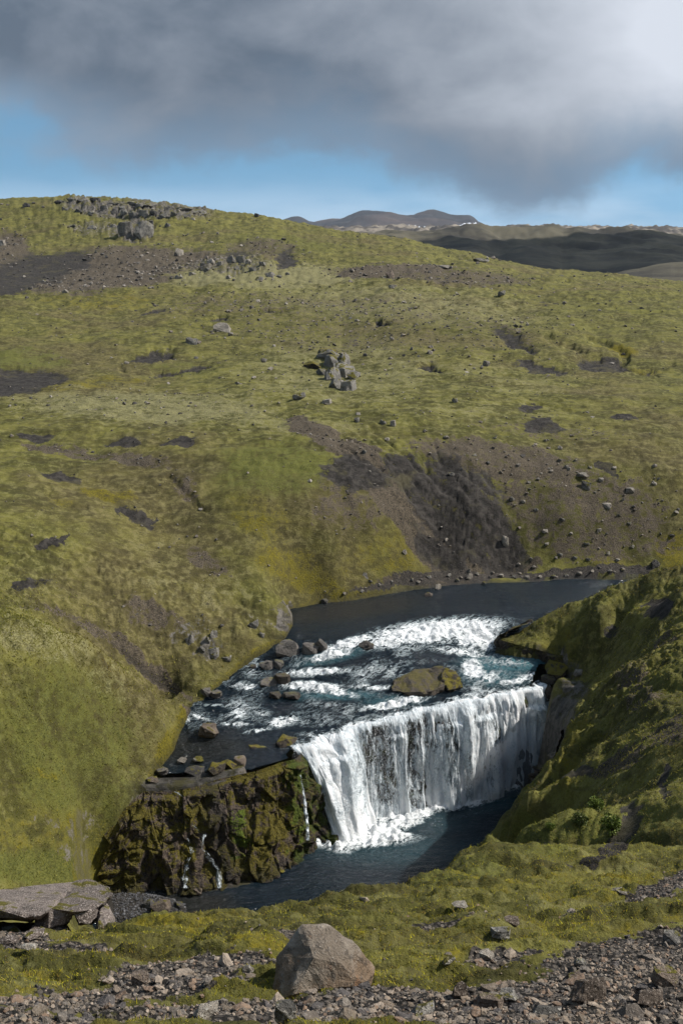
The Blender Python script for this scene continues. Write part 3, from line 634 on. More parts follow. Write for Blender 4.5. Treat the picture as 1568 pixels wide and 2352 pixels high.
def cmL(u, v, ul, vl):
    moss = 0.58 + .22*(1-smooth(u, 0, .2)) + .2*smooth(u, .5, .7)*(v < .8) - .28*np.exp(-((u-.62)/.08)**2)*(v < .5) - .1*np.exp(-((u-.25)/.08)**2)
    gr = np.exp(-((u-.57)/.06)**2)*.75*(v > .3)*(v < .75) + smooth(u, .72, .85)*.7
    wt = np.maximum(np.exp(-((u-.46-.06*v)/.05)**2)*.85, np.maximum(smooth(u, .78, .95)*.6, smooth(v, .8, .97)*.8))
    return moss, gr, wt
link('cliff', cliff_mesh('cliff', topL, botL, 300, 150, 0.8, 0.40, .40, cmL, 101), mat_cliff, kind='structure')
topF = [(p[0]+.05, p[1]-.1, p[2]-.18) for p in LIP]; botF = [(p[0]+.75, p[1]-.9, ZP-.4) for p in LIP]
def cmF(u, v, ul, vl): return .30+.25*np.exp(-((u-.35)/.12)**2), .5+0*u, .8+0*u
link('fall_rock_face', cliff_mesh('fall_rock_face', topF, botF, 220, 70, 0.8, 0.22, -.02, cmF, 121), mat_cliff, kind='structure')
topR = [PD(*p) for p in [(1258,1570,60.3),(1296,1606,59.3),(1306,1640,56.6),(1290,1676,54.2),(1275,1716,52.2),(1268,1752,50.4),(1266,1800,48.0),(1252,1842,46.0),(1232,1878,44.2)]]
botR = [PZ(*p) for p in [(1246,1752,ZP-.2),(1241,1764,ZP-.2),(1236,1776,ZP-.2),(1230,1786,ZP-.2),(1222,1796,ZP-.2),(1214,1806,ZP-.2),(1208,1822,ZP-.2),(1202,1846,ZP-.2),(1190,1880,ZP-.2)]]
def cmR(u, v, ul, vl): return .22+.5*smooth(u, .45, .75)*(1-smooth(v, .5, .9)), .1+0*u, .75-.4*smooth(u, .5, .8)
link('canyon_wall', cliff_mesh('canyon_wall', topR, botR, 200, 110, 0.75, 0.45, .1, cmR, 131), mat_cliff, kind='structure')
topS = [PD(*p) for p in [(1226,1428,65.1),(1180,1444,64.6),(1146,1458,64.3),(1150,1470,63.6),(1180,1478,63.3),(1225,1490,62.9),(1262,1500,62.4),(1300,1506,61.6)]]
botS = [PZ(*p) for p in [(1200,1440,-23.5),(1150,1462,-23.9),(1133,1506,-24.9),(1150,1512,-25.0),(1185,1517,-25.0),(1225,1524,-25.0),(1262,1534,-25.0),(1300,1552,-25.0)]]
def cmS(u, v, ul, vl): return .42+.2*smooth(u, .4, .6)-.3*smooth(v, .6, 1), .0+0*u, .4+.4*smooth(v, .5, 1)
link('ledge_face', cliff_mesh('ledge_face', topS, botS, 160, 60, 1.1, 0.2, .08, cmS, 141), mat_cliff, kind='structure')

# ------------------------------------------------------------------ water
def water_mat(name):
    m, g = newmat(name)
    pos = g.n('ShaderNodeNewGeometry').outputs['Position']
    fo = g.sep(g.attr('foam').outputs['Color'])
    mp = g.n('ShaderNodeMapping'); g.L.new(pos, mp.inputs[0]); mp.inputs['Rotation'].default_value = (0, 0, R(-32)); sv = g.vmul(mp.outputs[0], (.55, 1.5, .6))
    a1 = g.noise(sv, 2.2, 6, .62, .8); a2 = g.noise(sv, 6.5, 6, .68, .6); a3 = g.noise(sv, 20, 4, .65)
    rid = g.sub(1.0, g.math('ABSOLUTE', g.mul(g.sub(a1, .5), 6.0)))
    rid2 = g.sub(1.0, g.math('ABSOLUTE', g.mul(g.sub(a2, .5), 6.0)))
    f = g.add(fo[0], g.add(g.add(g.mul(g.sub(a2, .5), .85), g.mul(g.sub(a1, .5), .5)), g.add(g.mul(g.sub(a3, .5), .32), g.mul(g.mul(g.add(rid, rid2), .14), g.math('MINIMUM', g.mul(fo[0], 3.0), 1.0)))))
    fm = g.sstep(f, .46, .84)
    deep = g.mix(fo[1], (0.0040, 0.0105, 0.017), (0.060, 0.150, 0.175))
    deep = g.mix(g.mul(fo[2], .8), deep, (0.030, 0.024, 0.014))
    wv = g.add(g.add(g.mul(g.noise(g.vmul(pos, (1, 1.7, 1)), 1.6, 4, .55, .5), 1.0), g.mul(g.noise(g.vmul(pos, (1, 2.0, 1)), 5, 4, .6, .4), .42)), g.mul(fm, .35))
    nb = g.bump(wv, .22, .75)
    p1 = g.n('ShaderNodeBsdfPrincipled'); g.L.new(deep, p1.inputs['Base Color']); p1.inputs['Roughness'].default_value = .12; p1.inputs['IOR'].default_value = 1.33
    p1.inputs['Specular IOR Level'].default_value = .5; g.L.new(nb, p1.inputs['Normal'])
    p2 = g.n('ShaderNodeBsdfPrincipled'); g.L.new(g.mix(g.sstep(f, .55, 1.0), (0.40, 0.52, 0.57), (0.88, 0.90, 0.91)), p2.inputs['Base Color']); p2.inputs['Roughness'].default_value = .7
    g.L.new(g.bump(a3, .06, .6, nb), p2.inputs['Normal'])
    mx = g.n('ShaderNodeMixShader'); g.L.new(fm, mx.inputs[0]); g.L.new(p1.outputs[0], mx.inputs[1]); g.L.new(p2.outputs[0], mx.inputs[2])
    o = g.n('ShaderNodeOutputMaterial'); g.L.new(mx.outputs[0], o.inputs[0])
    return m
mat_water = water_mat('river water')
def water_patch(name, a0, a1, na, d0, d1, nd, zfun, keepfun, foamfun, wavefun, **props):
    aa, ll = np.meshgrid(np.linspace(a0, a1, na), np.linspace(math.log(d0), math.log(d1), nd)); D = np.exp(ll); X = aa*D
    z = zfun(X, D, aa, ll); px, py = pix_of(aa, z/D); fm = foamfun(px, py, X, D, z)
    z = z + wavefun(X, D, fm)
    kp = keepfun(X, D); kp = kp[:-1,:-1] & kp[1:,:-1] & kp[:-1,1:] & kp[1:,1:]
    me = grid_mesh(name, np.stack([X, D, z], -1).reshape(-1, 3), nd, na, kp)
    # drop unused vertices
    bmv = bmesh.new(); 
    col = np.ones((na*nd, 4), np.float32)
    for q in range(3): col[:, q] = np.clip(fm[q], 0, 1).ravel()
    add_col(me, 'foam', col)
    bmv.from_mesh(me); bmesh.ops.delete(bmv, geom=[vv for vv in bmv.verts if not vv.link_faces], context='VERTS'); bmv.to_mesh(me); bmv.free()
    return link(name, me, mat_water, **props)
def ells(px, py, lst, soft=.5):
    m = np.zeros(px.shape)
    for e in lst:
        cx_, cy_, rx, ry = e[:4]; rot = e[4] if len(e) > 4 else 0; st = e[5] if len(e) > 5 else 1
        c_, s_ = math.cos(R(rot)), math.sin(R(rot)); u = px-cx_; v = py-cy_
        m = np.maximum(m, st*(1-smooth(np.hypot((u*c_+v*s_)/rx, (-u*s_+v*c_)/ry), 1-soft, 1+soft)))
    return m
FOAM_UP = [(1000,1452,160,28,-6,1),(1095,1462,52,40,0,1),(900,1474,80,18,-10,.85),(795,1482,62,13,-16,1),(755,1508,58,10,-12,.95),(727,1545,85,10,-2,.85),(722,1580,78,13,4,.95),(780,1594,50,9,8,.8),
  (855,1581,70,7,0,.7),(871,1545,100,22,0,.55),(564,1577,42,11,0,.75),(650,1660,40,13,-8,.85),(592,1680,34,5,-8,.8),(541,1664,44,4,0,.7),(503,1622,56,4,3,.6),(560,1640,50,4,0,.5),(605,1641,28,5,0,.6),
  (746,1622,76,11,0,.5),(727,1660,76,15,0,.5),(743,1692,64,9,5,.62),(903,1619,80,10,-10,1),(823,1648,66,14,0,.5),(1163,1523,76,13,2,.55),(1110,1556,50,18,0,.7),(1190,1566,70,9,-8,.75),(1083,1536,26,24,30,.95),
  (1060,1500,90,10,8,.7),(980,1588,120,8,-5,.5),(1080,1600,120,9,-14,.6),(850,1660,90,14,-18,.6),(460,1650,30,5,20,.7),(1225,1556,40,10,0,.8),(1290,1565,30,7,20,.7),(425,1652,16,10,30,.8),(700,1520,60,10,-20,.5),(960,1520,120,12,0,.35)]
TURQ = [(1170,1524,90,20,0,.95),(1140,1556,70,20,0,.7),(780,1598,80,10,0,.75),(700,1600,60,10,0,.4),(760,1510,70,12,-12,.7),(900,1612,60,12,0,.5)]
def foam_up(px, py, X, D, z):
    f = ells(px, py, FOAM_UP, .85)
    apron = (py > 1470)*(py < 1720)*(px > 430)
    f = np.maximum(f, apron*(.29 + .46*fbm(X*.45, D*.55, 2, .5, 77)))
    f = np.maximum(f, (py < 1430)*(.05+.14*smooth(perlin(X*.5, D*.4, 79), .25, .6)*(px > 850)))
    f = np.maximum(f, .6*(1-smooth(np.abs(poly_line_dist(X, D, LIP)), 0, .8))*(px > 690))
    f = f*(1-.8*((py > 1690) & (px < 660)))
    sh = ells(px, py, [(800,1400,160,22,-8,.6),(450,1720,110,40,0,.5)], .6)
    return f, ells(px, py, TURQ, .7), sh
def poly_line_dist(X, Y, P):
    d = np.full(X.shape, 1e9)
    for p, q in zip(P[:-1], P[1:]):
        ex, ey = q[0]-p[0], q[1]-p[1]; t = np.clip(((X-p[0])*ex+(Y-p[1])*ey)/(ex*ex+ey*ey), 0, 1)
        d = np.minimum(d, np.hypot(X-p[0]-t*ex, Y-p[1]-t*ey))
    return d
def wave_up(X, D, fm):
    f = fm[0]
    return .018*fbm(X*1.4, D*2, 3, .5, 81) + f*(.34*billow(X*.9, D*1.1, 3, 83)+.14*perlin(X*3.4, D*3.4, 85)+.06*perlin(X*8, D*8, 87)) + .04*billow(X*.8, D*.9, 2, 86)*(f > .1) - .05*f
water_patch('upper_river', -.22, .47, 460, 52.5, 80, 340, lambda X, D, a, l: WATER(a, l)*D, lambda X, D: (poly_dist(X, D, RIV) < .55) & (poly_dist(X, D, POOL) > .42) , foam_up, wave_up, kind='structure')
FOAM_PL = [(830,1912,80,24,0,1),(868,1930,84,16,-6,1),(900,1905,70,18,-25,1),(950,1884,46,14,-20,.95),(1010,1856,60,10,-12,.9),(1075,1843,80,13,-12,1),(1150,1808,80,14,-15,1),(1200,1792,50,20,-15,.8),(960,1872,60,8,-30,.8),
  (930,1930,60,14,-10,.45),(1080,1870,80,8,-12,.3)]
def g1d(u, c, w_): return np.exp(-((u-c)/w_)**2)
def thr(u): return 1.05 + 1.0*g1d(u, .14, .13) - .45*smooth(u, .6, .9)
_u = np.linspace(0, 1, len(LIP)); LAND_LINE = [(p[0]+.405*t_+.914*l_, p[1]-.914*t_+.405*l_) for p, t_, l_ in zip(LIP, thr(_u), 1.5*(1-smooth(_u, 0, .26)))]
def foam_pl(px, py, X, D, z):
    f = ells(px, py, FOAM_PL, .5)
    dl = poly_line_dist(X, D, LAND_LINE); nn = .5*fbm(X*.9, D*.9, 3, .5, 97)
    f = np.maximum(f, 1.15*(1-smooth((dl+nn)/(.50+.62*(1-smooth(X, 0, 5))), .3, 1.9)))
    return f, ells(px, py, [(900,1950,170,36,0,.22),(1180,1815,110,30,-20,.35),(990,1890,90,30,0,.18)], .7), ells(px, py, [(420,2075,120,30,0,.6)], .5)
def wave_pl(X, D, fm):
    f = fm[0]; return .02*fbm(X*1.2, D*1.8, 3, .5, 91) + smooth(f, .35, .95)*(.42*billow(X*1.0, D*1.2, 3, 93)+.16*perlin(X*3.5, D*3.5, 95)+.07*perlin(X*9, D*9, 96))
water_patch('plunge_pool', -.27, .27, 360, 39, 62, 220, lambda X, D, a, l: ZP + 0*X, lambda X, D: poly_dist(X, D, POOL) < .75, foam_pl, wave_pl, kind='structure')

# ------------------------------------------------------------------ waterfall
mat_fall, g = newmat('falling white water')
uvv = g.attr('fl').outputs['Vector']; dn = g.sep(g.attr('fd').outputs['Color'])
s1 = g.noise(g.vmul(uvv, (1.5, .28, 1)), 1.0, 4, .62, .4); s2 = g.noise(g.vmul(uvv, (5.0, 1.5, 1)), 1.0, 6, .70, .5); s3 = g.noise(g.vmul(uvv, (30, 9, 1)), 1.0, 4, .65)
q = g.add(dn[0], g.add(g.mul(g.sub(s1, .5), .85), g.add(g.mul(g.sub(s2, .5), .95), g.mul(g.sub(s3, .5), .62))))
al = g.sstep(q, .30, .72)
col = g.mix(g.sstep(q, .45, 1.1), (0.72, 0.80, 0.85), (0.96, 0.97, 0.98))
nb = g.bump(g.add(s2, g.mul(s3, .3)), .16, .7)
d1 = g.n('ShaderNodeBsdfDiffuse'); g.L.new(col, d1.inputs[0]); g.L.new(nb, d1.inputs['Normal'])
d2 = g.n('ShaderNodeBsdfTranslucent'); g.L.new(col, d2.inputs[0])
md = g.n('ShaderNodeMixShader'); md.inputs[0].default_value = .15; g.L.new(d1.outputs[0], md.inputs[1]); g.L.new(d2.outputs[0], md.inputs[2])
tr = g.n('ShaderNodeBsdfTransparent')
mx = g.n('ShaderNodeMixShader'); g.L.new(al, mx.inputs[0]); g.L.new(tr.outputs[0], mx.inputs[1]); g.L.new(md.outputs[0], mx.inputs[2])
oo = g.n('ShaderNodeOutputMaterial'); g.L.new(mx.outputs[0], oo.inputs[0])

def fall_mesh(name, lip, zb, ns, nt, throw, lead, dens, seed, off=0.0):
    P, Ln = resample(lip, ns); s = np.linspace(0, Ln, ns)
    tg = np.gradient(P[:, :2], axis=0); kern = np.ones(25)/25
    tg = np.stack([np.convolve(np.pad(tg[:, i], 12, 'edge'), kern, 'valid') for i in (0, 1)], -1); tg /= np.linalg.norm(tg, axis=1, keepdims=True)
    nrm = np.stack([tg[:, 1], -tg[:, 0]], -1)
    nlead = nt//8
    tau = np.r_[np.linspace(-1, 0, nlead, endpoint=False), np.linspace(0, 1, nt-nlead)**.8]
    T_, S_ = np.meshgrid(tau, s, indexing='ij'); un = S_/Ln
    tp = np.clip(T_, 0, 1); ld = np.clip(T_, -1, 0)
    drop = (P[None, :, 2]-zb)*(.22*tp + .78*tp**1.8)
    outd = throw(un)*tp**.85 + lead*ld + off*smooth(T_, -.3, .3)
    outd = outd + smooth(tp, .02, .25)*(.55*fbm(S_*.7, tp*.9, 3, .5, seed) + .16*perlin(S_*2.6, tp*2.0, seed+2) + .08*perlin(S_*8, tp*7, seed+3)) + .30*smooth(tp, .28, .34)*smooth(perlin(S_*.5, S_*0, seed+8), -.1, .3)
    z = P[None, :, 2] - drop + .05 + ld*(-.12) + (T_ <= .12)*.05*perlin(S_*2.5, T_*3, seed+4)
    bot = smooth(tp, .86, 1); outd = outd + bot*.35*billow(S_*1.2, tp*2, 2, seed+5)
    lat = 1.5*tp**1.2*(1-smooth(un, .0, .26))
    X = P[None, :, 0] + nrm[None, :, 0]*outd + tg[None, :, 0]*lat; Y = P[None, :, 1] + nrm[None, :, 1]*outd + tg[None, :, 1]*lat
    me = grid_mesh(name, np.stack([X, Y, z], -1).reshape(-1, 3), nt, ns)
    at = me.attributes.new('fl', 'FLOAT_VECTOR', 'POINT'); at.data.foreach_set('vector', np.stack([S_+seed, drop+ld*lead*-1 + 0*S_, 0*S_+seed*3.1], -1).astype(np.float32).ravel())
    cd = np.ones((ns*nt, 4), np.float32); cd[:, 0] = np.clip(dens(un, T_, S_), 0, 1.4).ravel()
    add_col(me, 'fd', cd); return me
def den1(u, T, S):
    gap = smooth(T, .02, .2)
    d = .80 + .22*g1d(u, .13, .10) + .16*smooth(u, .62, .8) - gap*(.50*g1d(u, .33, .07) + .36*g1d(u, .46, .045) + .2*g1d(u, .58, .03))*(1-.5*smooth(T, .5, 1)) + .1*g1d(u, .42, .02)
    d = d + .14*perlin(S*.8, S*0+T*.4, 201) + .3*smooth(T, .80, 1.0)*(.6+.6*g1d(u, .15, .15))
    d = d - .62*smooth(-T, .08, .75)
    return d - .5*smooth(-u, -.02, 0)
def den2(u, T, S):
    return den1(u, T, S) - .16 - .5*smooth(-T, -.02, .3)
wf = bpy.data.objects.new('waterfall', None); COL.objects.link(wf); wf.location = (0, 0, 0)
wf['label'] = 'wide white curtain of water falling over the curved rock lip'; wf['category'] = 'waterfall'
link('water_curtain', fall_mesh('water_curtain', LIP, ZP, 380, 130, thr, .55, den1, 3), mat_fall, wf)
link('water_strands', fall_mesh('water_strands', LIP, ZP, 380, 100, thr, .4, den2, 11, .28), mat_fall, wf)

# ------------------------------------------------------------------ rocks
def rock_mat(name, dark, light, spot, moss=0.0, mosscol=((0.045,0.04,0.006),(0.16,0.14,0.02)), rough=.9, scale=3.0, spot_lo=.62):
    m, g = newmat(name)
    tcn = g.n('ShaderNodeTexCoord'); geo = g.n('ShaderNodeNewGeometry'); pos = geo.outputs['Position']
    rnd = g.n('ShaderNodeObjectInfo').outputs['Random']
    a = g.noise(pos, scale, 8, .65, .3); b = g.noise(pos, scale*5, 7, .68); d = g.noise(pos, scale*22, 4, .6)
    c = g.mix(g.sstep(g.add(a, g.mul(g.sub(rnd, .5), .4)), .25, .75), dark, light)
    c = g.mix(g.mul(g.sstep(b, .55, .75), .5), c, tuple(x*.45 for x in dark))
    c = g.mix(g.sstep(d, spot_lo, spot_lo+.1), c, spot)
    if moss:
        up = g.n('ShaderNodeSeparateXYZ'); g.L.new(geo.outputs['Normal'], up.inputs[0])
        f = g.add(g.mul(up.outputs[2], .6), g.add(g.mul(g.sub(a, .5), 1.4), moss-.75))
        c = g.mix(g.sstep(f, .0, .15), c, g.mix(g.sstep(d, .3, .7), *mosscol))
    finish(m, g, c, rough, g.bump(g.add(b, g.mul(d, .4)), .25/scale, .7), .3 if rough > .6 else .5)
    return m
M_grey = rock_mat('grey lava rock', (0.095,0.089,0.08), (0.25,0.233,0.208), (0.34,0.32,0.285), .30, scale=1.2)
M_pale = rock_mat('pale lichened rock', (0.17,0.15,0.125), (0.34,0.30,0.25), (0.45,0.42,0.37), 0, scale=1.5)
M_brown = rock_mat('brown basalt', (0.075,0.058,0.045), (0.20,0.155,0.12), (0.30,0.25,0.21), .12, scale=3)
M_dark = rock_mat('dark basalt', (0.028,0.026,0.025), (0.095,0.088,0.082), (0.17,0.16,0.15), .1, scale=3)
M_wet = rock_mat('wet river rock', (0.016,0.013,0.010), (0.075,0.058,0.042), (0.12,0.095,0.07), .12, ((0.03,0.028,0.004),(0.11,0.095,0.010)), .42, 2.5)
M_wetgrey = rock_mat('drying river rock', (0.05,0.046,0.042), (0.16,0.14,0.125), (0.22,0.20,0.18), .15, rough=.6, scale=2.5)
M_isle = rock_mat('mossy island rock', (0.022,0.017,0.012), (0.10,0.076,0.055), (0.15,0.12,0.09), .32, ((0.035,0.03,0.005),(0.13,0.105,0.012)), .6, 2.2)
M_mossy = rock_mat('mossy ledge rock', (0.025,0.02,0.015), (0.11,0.085,0.065), (0.17,0.14,0.11), .45, ((0.045,0.04,0.004),(0.19,0.155,0.012)), .7, 2.5)
M_slab = rock_mat('speckled slab rock', (0.085,0.068,0.058), (0.24,0.195,0.17), (0.46,0.40,0.36), .10, scale=3.2, spot_lo=.60)

def rough_mesh(bm, name, amp, freq, seed, cuts):
    if cuts: bmesh.ops.subdivide_edges(bm, edges=bm.edges[:], cuts=cuts, use_grid_fill=True)
    bmesh.ops.triangulate(bm, faces=[f for f in bm.faces if len(f.verts) > 4])
    bm.normal_update(); off = Vector((seed*3.7, seed*1.3, seed*2.1))
    for v in bm.verts:
        p = v.co*freq + off
        n = mnoise.fractal(p, .9, 2.1, 4) 
        v.co += v.normal*amp*n
    me = bpy.data.meshes.new(name); bm.to_mesh(me); bm.free()
    return me
def hull(points):
    bm = bmesh.new()
    for p in points: bm.verts.new(p)
    r = bmesh.ops.convex_hull(bm, input=bm.verts[:])
    dead = [v for v in bm.verts if not v.link_faces]
    bmesh.ops.delete(bm, geom=dead, context='VERTS')
    bmesh.ops.dissolve_limit(bm, angle_limit=R(6), verts=bm.verts[:], edges=bm.edges[:])
    bmesh.ops.triangulate(bm, faces=bm.faces[:])
    return bm
def random_rock(seed, n=16, cuts=3, amp=.05, sharp=.55):
    rg = random.Random(seed); pts = []
    for i in range(n):
        v = Vector((rg.gauss(0,1), rg.gauss(0,1), rg.gauss(0,1))).normalized()
        m = max(abs(v.x), abs(v.y), abs(v.z)); v = v*(1-sharp) + v/m*sharp*.85
        pts.append(v*.5*rg.uniform(.85, 1.08))
    return rough_mesh(hull(pts), 'rock', amp, 2.6, seed, cuts)
BIG = [random_rock(50+i, 15+i % 5, 4, .055, .6) for i in range(8)]
SMALL = [random_rock(90+i, 11+i % 4, 0, 0, .55) for i in range(9)]
def ext(me):
    c = np.empty(len(me.vertices)*3, np.float32); me.vertices.foreach_get('co', c); c = c.reshape(-1, 3); return c.min(0), c.max(0)
EXT = {}
for me_ in BIG+SMALL: EXT[me_.name] = ext(me_)
def put_rock(name, px, py, wpx, hpx, mat, label=None, cat='rock', group=None, me=None, parent=None, sink=.22, depth=.8, seed=None, dmin=0, pos=None):
    """a rock whose foot shows at survey pixel (px,py), sized from its width and height there"""
    sd = int(px*7+py*13) if seed is None else seed; rg = random.Random(sd)
    p, sl = pick(px, py, dmin) if pos is None else pos
    if pos is None and 50 < p.y < 80:
        aw, tw = at_of(px, py); dd = np.linspace(50, 78, 300); zw = WATER(np.full(300, float(aw)), np.log(dd))*dd
        ok = np.nonzero(zw/dd >= float(tw))[0]
        if len(ok):
            dw = dd[ok[0]]; inr = poly_dist(np.array([float(aw)*dw]), np.array([dw]), RIV)[0] < .1
            if inr: p = Vector((float(aw)*dw, dw, zw[ok[0]])); sl = dw*math.hypot(1, float(tw))
    big = wpx/F*sl
    me0 = me or rg.choice(BIG if wpx > 9 else SMALL)
    me1 = me0.copy() if not me0.materials or me0.materials[0] != mat else me0
    key = (me0.name, mat.name)
    if key in MESHCACHE: me1 = MESHCACHE[key]
    else:
        me1 = me0.copy(); me1.materials.clear(); me1.materials.append(mat); MESHCACHE[key] = me1
    lo, hi = EXT[me0.name]
    W = wpx/F*sl; H = hpx/F*sl/(0.93); sx = W/(hi[0]-lo[0]); sy = W*depth/(hi[1]-lo[1]); sz = H*(1+sink)/(hi[2]-lo[2])
    o = bpy.data.objects.new(name, me1); COL.objects.link(o)
    o.scale = (sx, sy, sz); o.rotation_euler = (rg.uniform(-.08,.08), rg.uniform(-.12,.12), rg.choice((0, math.pi)) + rg.uniform(-.35,.35))
    o.location = (p.x, p.y + W*depth*.3, p.z - H*sink - lo[2]*sz)
    if parent is not None:
        o.parent = parent; o.matrix_parent_inverse = Matrix.Translation(-parent.location)
    if label: o['label'] = label; o['category'] = cat
    if group: o['group'] = group
    return o
MESHCACHE = {}

# --- the foreground boulder and the overhanging slab: hulls of surveyed corners at true distance
def hull_rock(name, pts, mat, amp, freq, cuts, seed, parent=None):
    P = [Vector(PD(*p)) for p in pts]; c = sum(P, Vector())/len(P)
    bm = hull([q-c for q in P]); me = rough_mesh(bm, name, amp, freq, seed, cuts); me.materials.append(mat)
    o = bpy.data.objects.new(name, me); COL.objects.link(o); o.location = c
    if parent is not None: o.parent = parent; o.matrix_parent_inverse = Matrix.Translation(-parent.location)
    return o
mb, g = newmat('weathered boulder')
pos = g.n('ShaderNodeNewGeometry').outputs['Position']
a = g.noise(pos, 4, 7, .62, .4); b = g.noise(pos, 17, 7, .68); d = g.noise(pos, 70, 4, .6)
zz = g.n('ShaderNodeSeparateXYZ'); g.L.new(pos, zz.inputs[0])
c = g.mix(g.sstep(a, .3, .7), (0.185, 0.15, 0.115), (0.35, 0.30, 0.245))
c = g.mix(g.mul(g.sstep(g.add(zz.outputs[2], g.mul(g.sub(a, .5), .25)), -4.42, -4.58), .6), c, (0.20, 0.125, 0.07))
c = g.mix(g.mul(g.sstep(b, .58, .72), .6), c, (0.06, 0.052, 0.045))
c = g.mix(g.mul(g.sstep(g.mul(b, a), .34, .42), .65), c, (0.36, 0.33, 0.29))
c = g.mix(g.mul(g.sstep(d, .72, .82), .6), c, (0.40, 0.37, 0.33))
c = g.mix(g.mul(g.sstep(g.noise(pos, 7, 5, .6), .74, .84), .5), c, (0.28, 0.14, 0.07))
finish(mb, g, c, .85, g.bump(g.add(b, g.mul(d, .35)), .03, .9), .25)
bo = hull_rock('boulder', [(694,2124,6.30),(752,2123,6.34),(770,2133,6.30),(808,2160,6.24),(832,2192,6.24),(862,2223,6.40),(856,2236,6.30),(836,2262,6.12),(764,2268,5.98),(677,2282,5.93),(646,2294,5.94),
   (627,2266,6.15),(634,2199,6.22),(644,2184,6.24),(691,2141,6.26),(720,2200,6.02),(780,2212,6.04),(735,2168,6.12),
   (740,2140,6.75),(685,2150,6.62),(835,2225,6.75),(652,2215,6.6),(700,2290,6.7),(660,2330,6.0),(760,2330,6.05),(840,2300,6.3)], mb, .012, 9, 5, 3)
bo['label'] = 'large grey-brown boulder with sloping top in the foreground gravel'; bo['category'] = 'boulder'
so = bpy.data.objects.new('overhanging_rock', None); COL.objects.link(so); so.location = PD(130, 2130, 10.2)
so['label'] = 'wide flat speckled rock slab with dark hollows beneath, above the gravel bar'; so['category'] = 'rock'
hull_rock('slab', [(-140,2060,10.3),(0,2046,11.9),(50,2048,12.0),(120,2037,12.3),(170,2026,12.5),(0,2084,10.2),(26,2096,10.05),(60,2108,10.0),(96,2104,10.02),(112,2088,10.3),(150,2070,11.0),(130,2046,11.8),(60,2118,10.6),(0,2106,10.7),(-140,2110,10.7),(120,2100,11.3)], M_slab, .045, 3.2, 3, 4, so)
hull_rock('slab', [(118,2060,11.2),(120,2037,12.1),(170,2025,12.5),(208,2021,12.6),(240,2032,12.3),(258,2044,11.8),(256,2056,11.4),(240,2072,10.9),(216,2089,10.5),(168,2094,10.25),(114,2086,10.4),(120,2098,11.0),(220,2096,11.2),(240,2080,12.0),(200,2060,12.8)], M_slab, .045, 3.2, 8, 4, so)
hull_rock('block', [(84,2106,10.5),(114,2090,10.35),(164,2088,10.4),(166,2112,10.4),(150,2121,10.35),(112,2130,10.25),(80,2136,10.4),(84,2110,11.2),(160,2095,11.3),(150,2124,11.0),(90,2140,10.9)], M_slab, .035, 4, 11, 3, so)
hull_rock('block', [(172,2094,10.35),(218,2090,10.5),(223,2106,10.5),(210,2120,10.4),(182,2121,10.3),(180,2096,11.2),(226,2092,11.3),(215,2124,11.1),(186,2125,10.9)], M_slab, .035, 4, 13, 3, so)
hull_rock('block', [(232,2090,10.7),(246,2078,11.0),(256,2100,10.8),(268,2128,10.4),(250,2140,10.2),(222,2143,10.2),(226,2110,10.6),(240,2085,11.8),(266,2130,11.2),(225,2140,11.2)], M_slab, .035, 4, 17, 3, so)
hull_rock('block', [(76,2126,10.4),(150,2126,10.5),(160,2140,10.2),(120,2152,9.9),(70,2150,9.9),(80,2130,11.2),(160,2135,11.4),(120,2160,10.4)], M_slab, .035, 4, 19, 3, so)
hull_rock('block', [(5,2130,10.4),(36,2126,10.3),(48,2138,10.2),(44,2150,10.0),(10,2152,9.9),(8,2130,11.0),(44,2136,11.0),(20,2160,10.3)], M_grey, .015, 6, 23, 3, so)
hull_rock('block', [(-140,2120,10.6),(0,2118,10.8),(80,2120,10.9),(80,2150,10.5),(0,2160,10.2),(-140,2160,10.2),(-140,2120,12),(80,2122,12),(80,2160,11.6),(-140,2165,11.6)], M_brown, .02, 5, 29, 3, so)

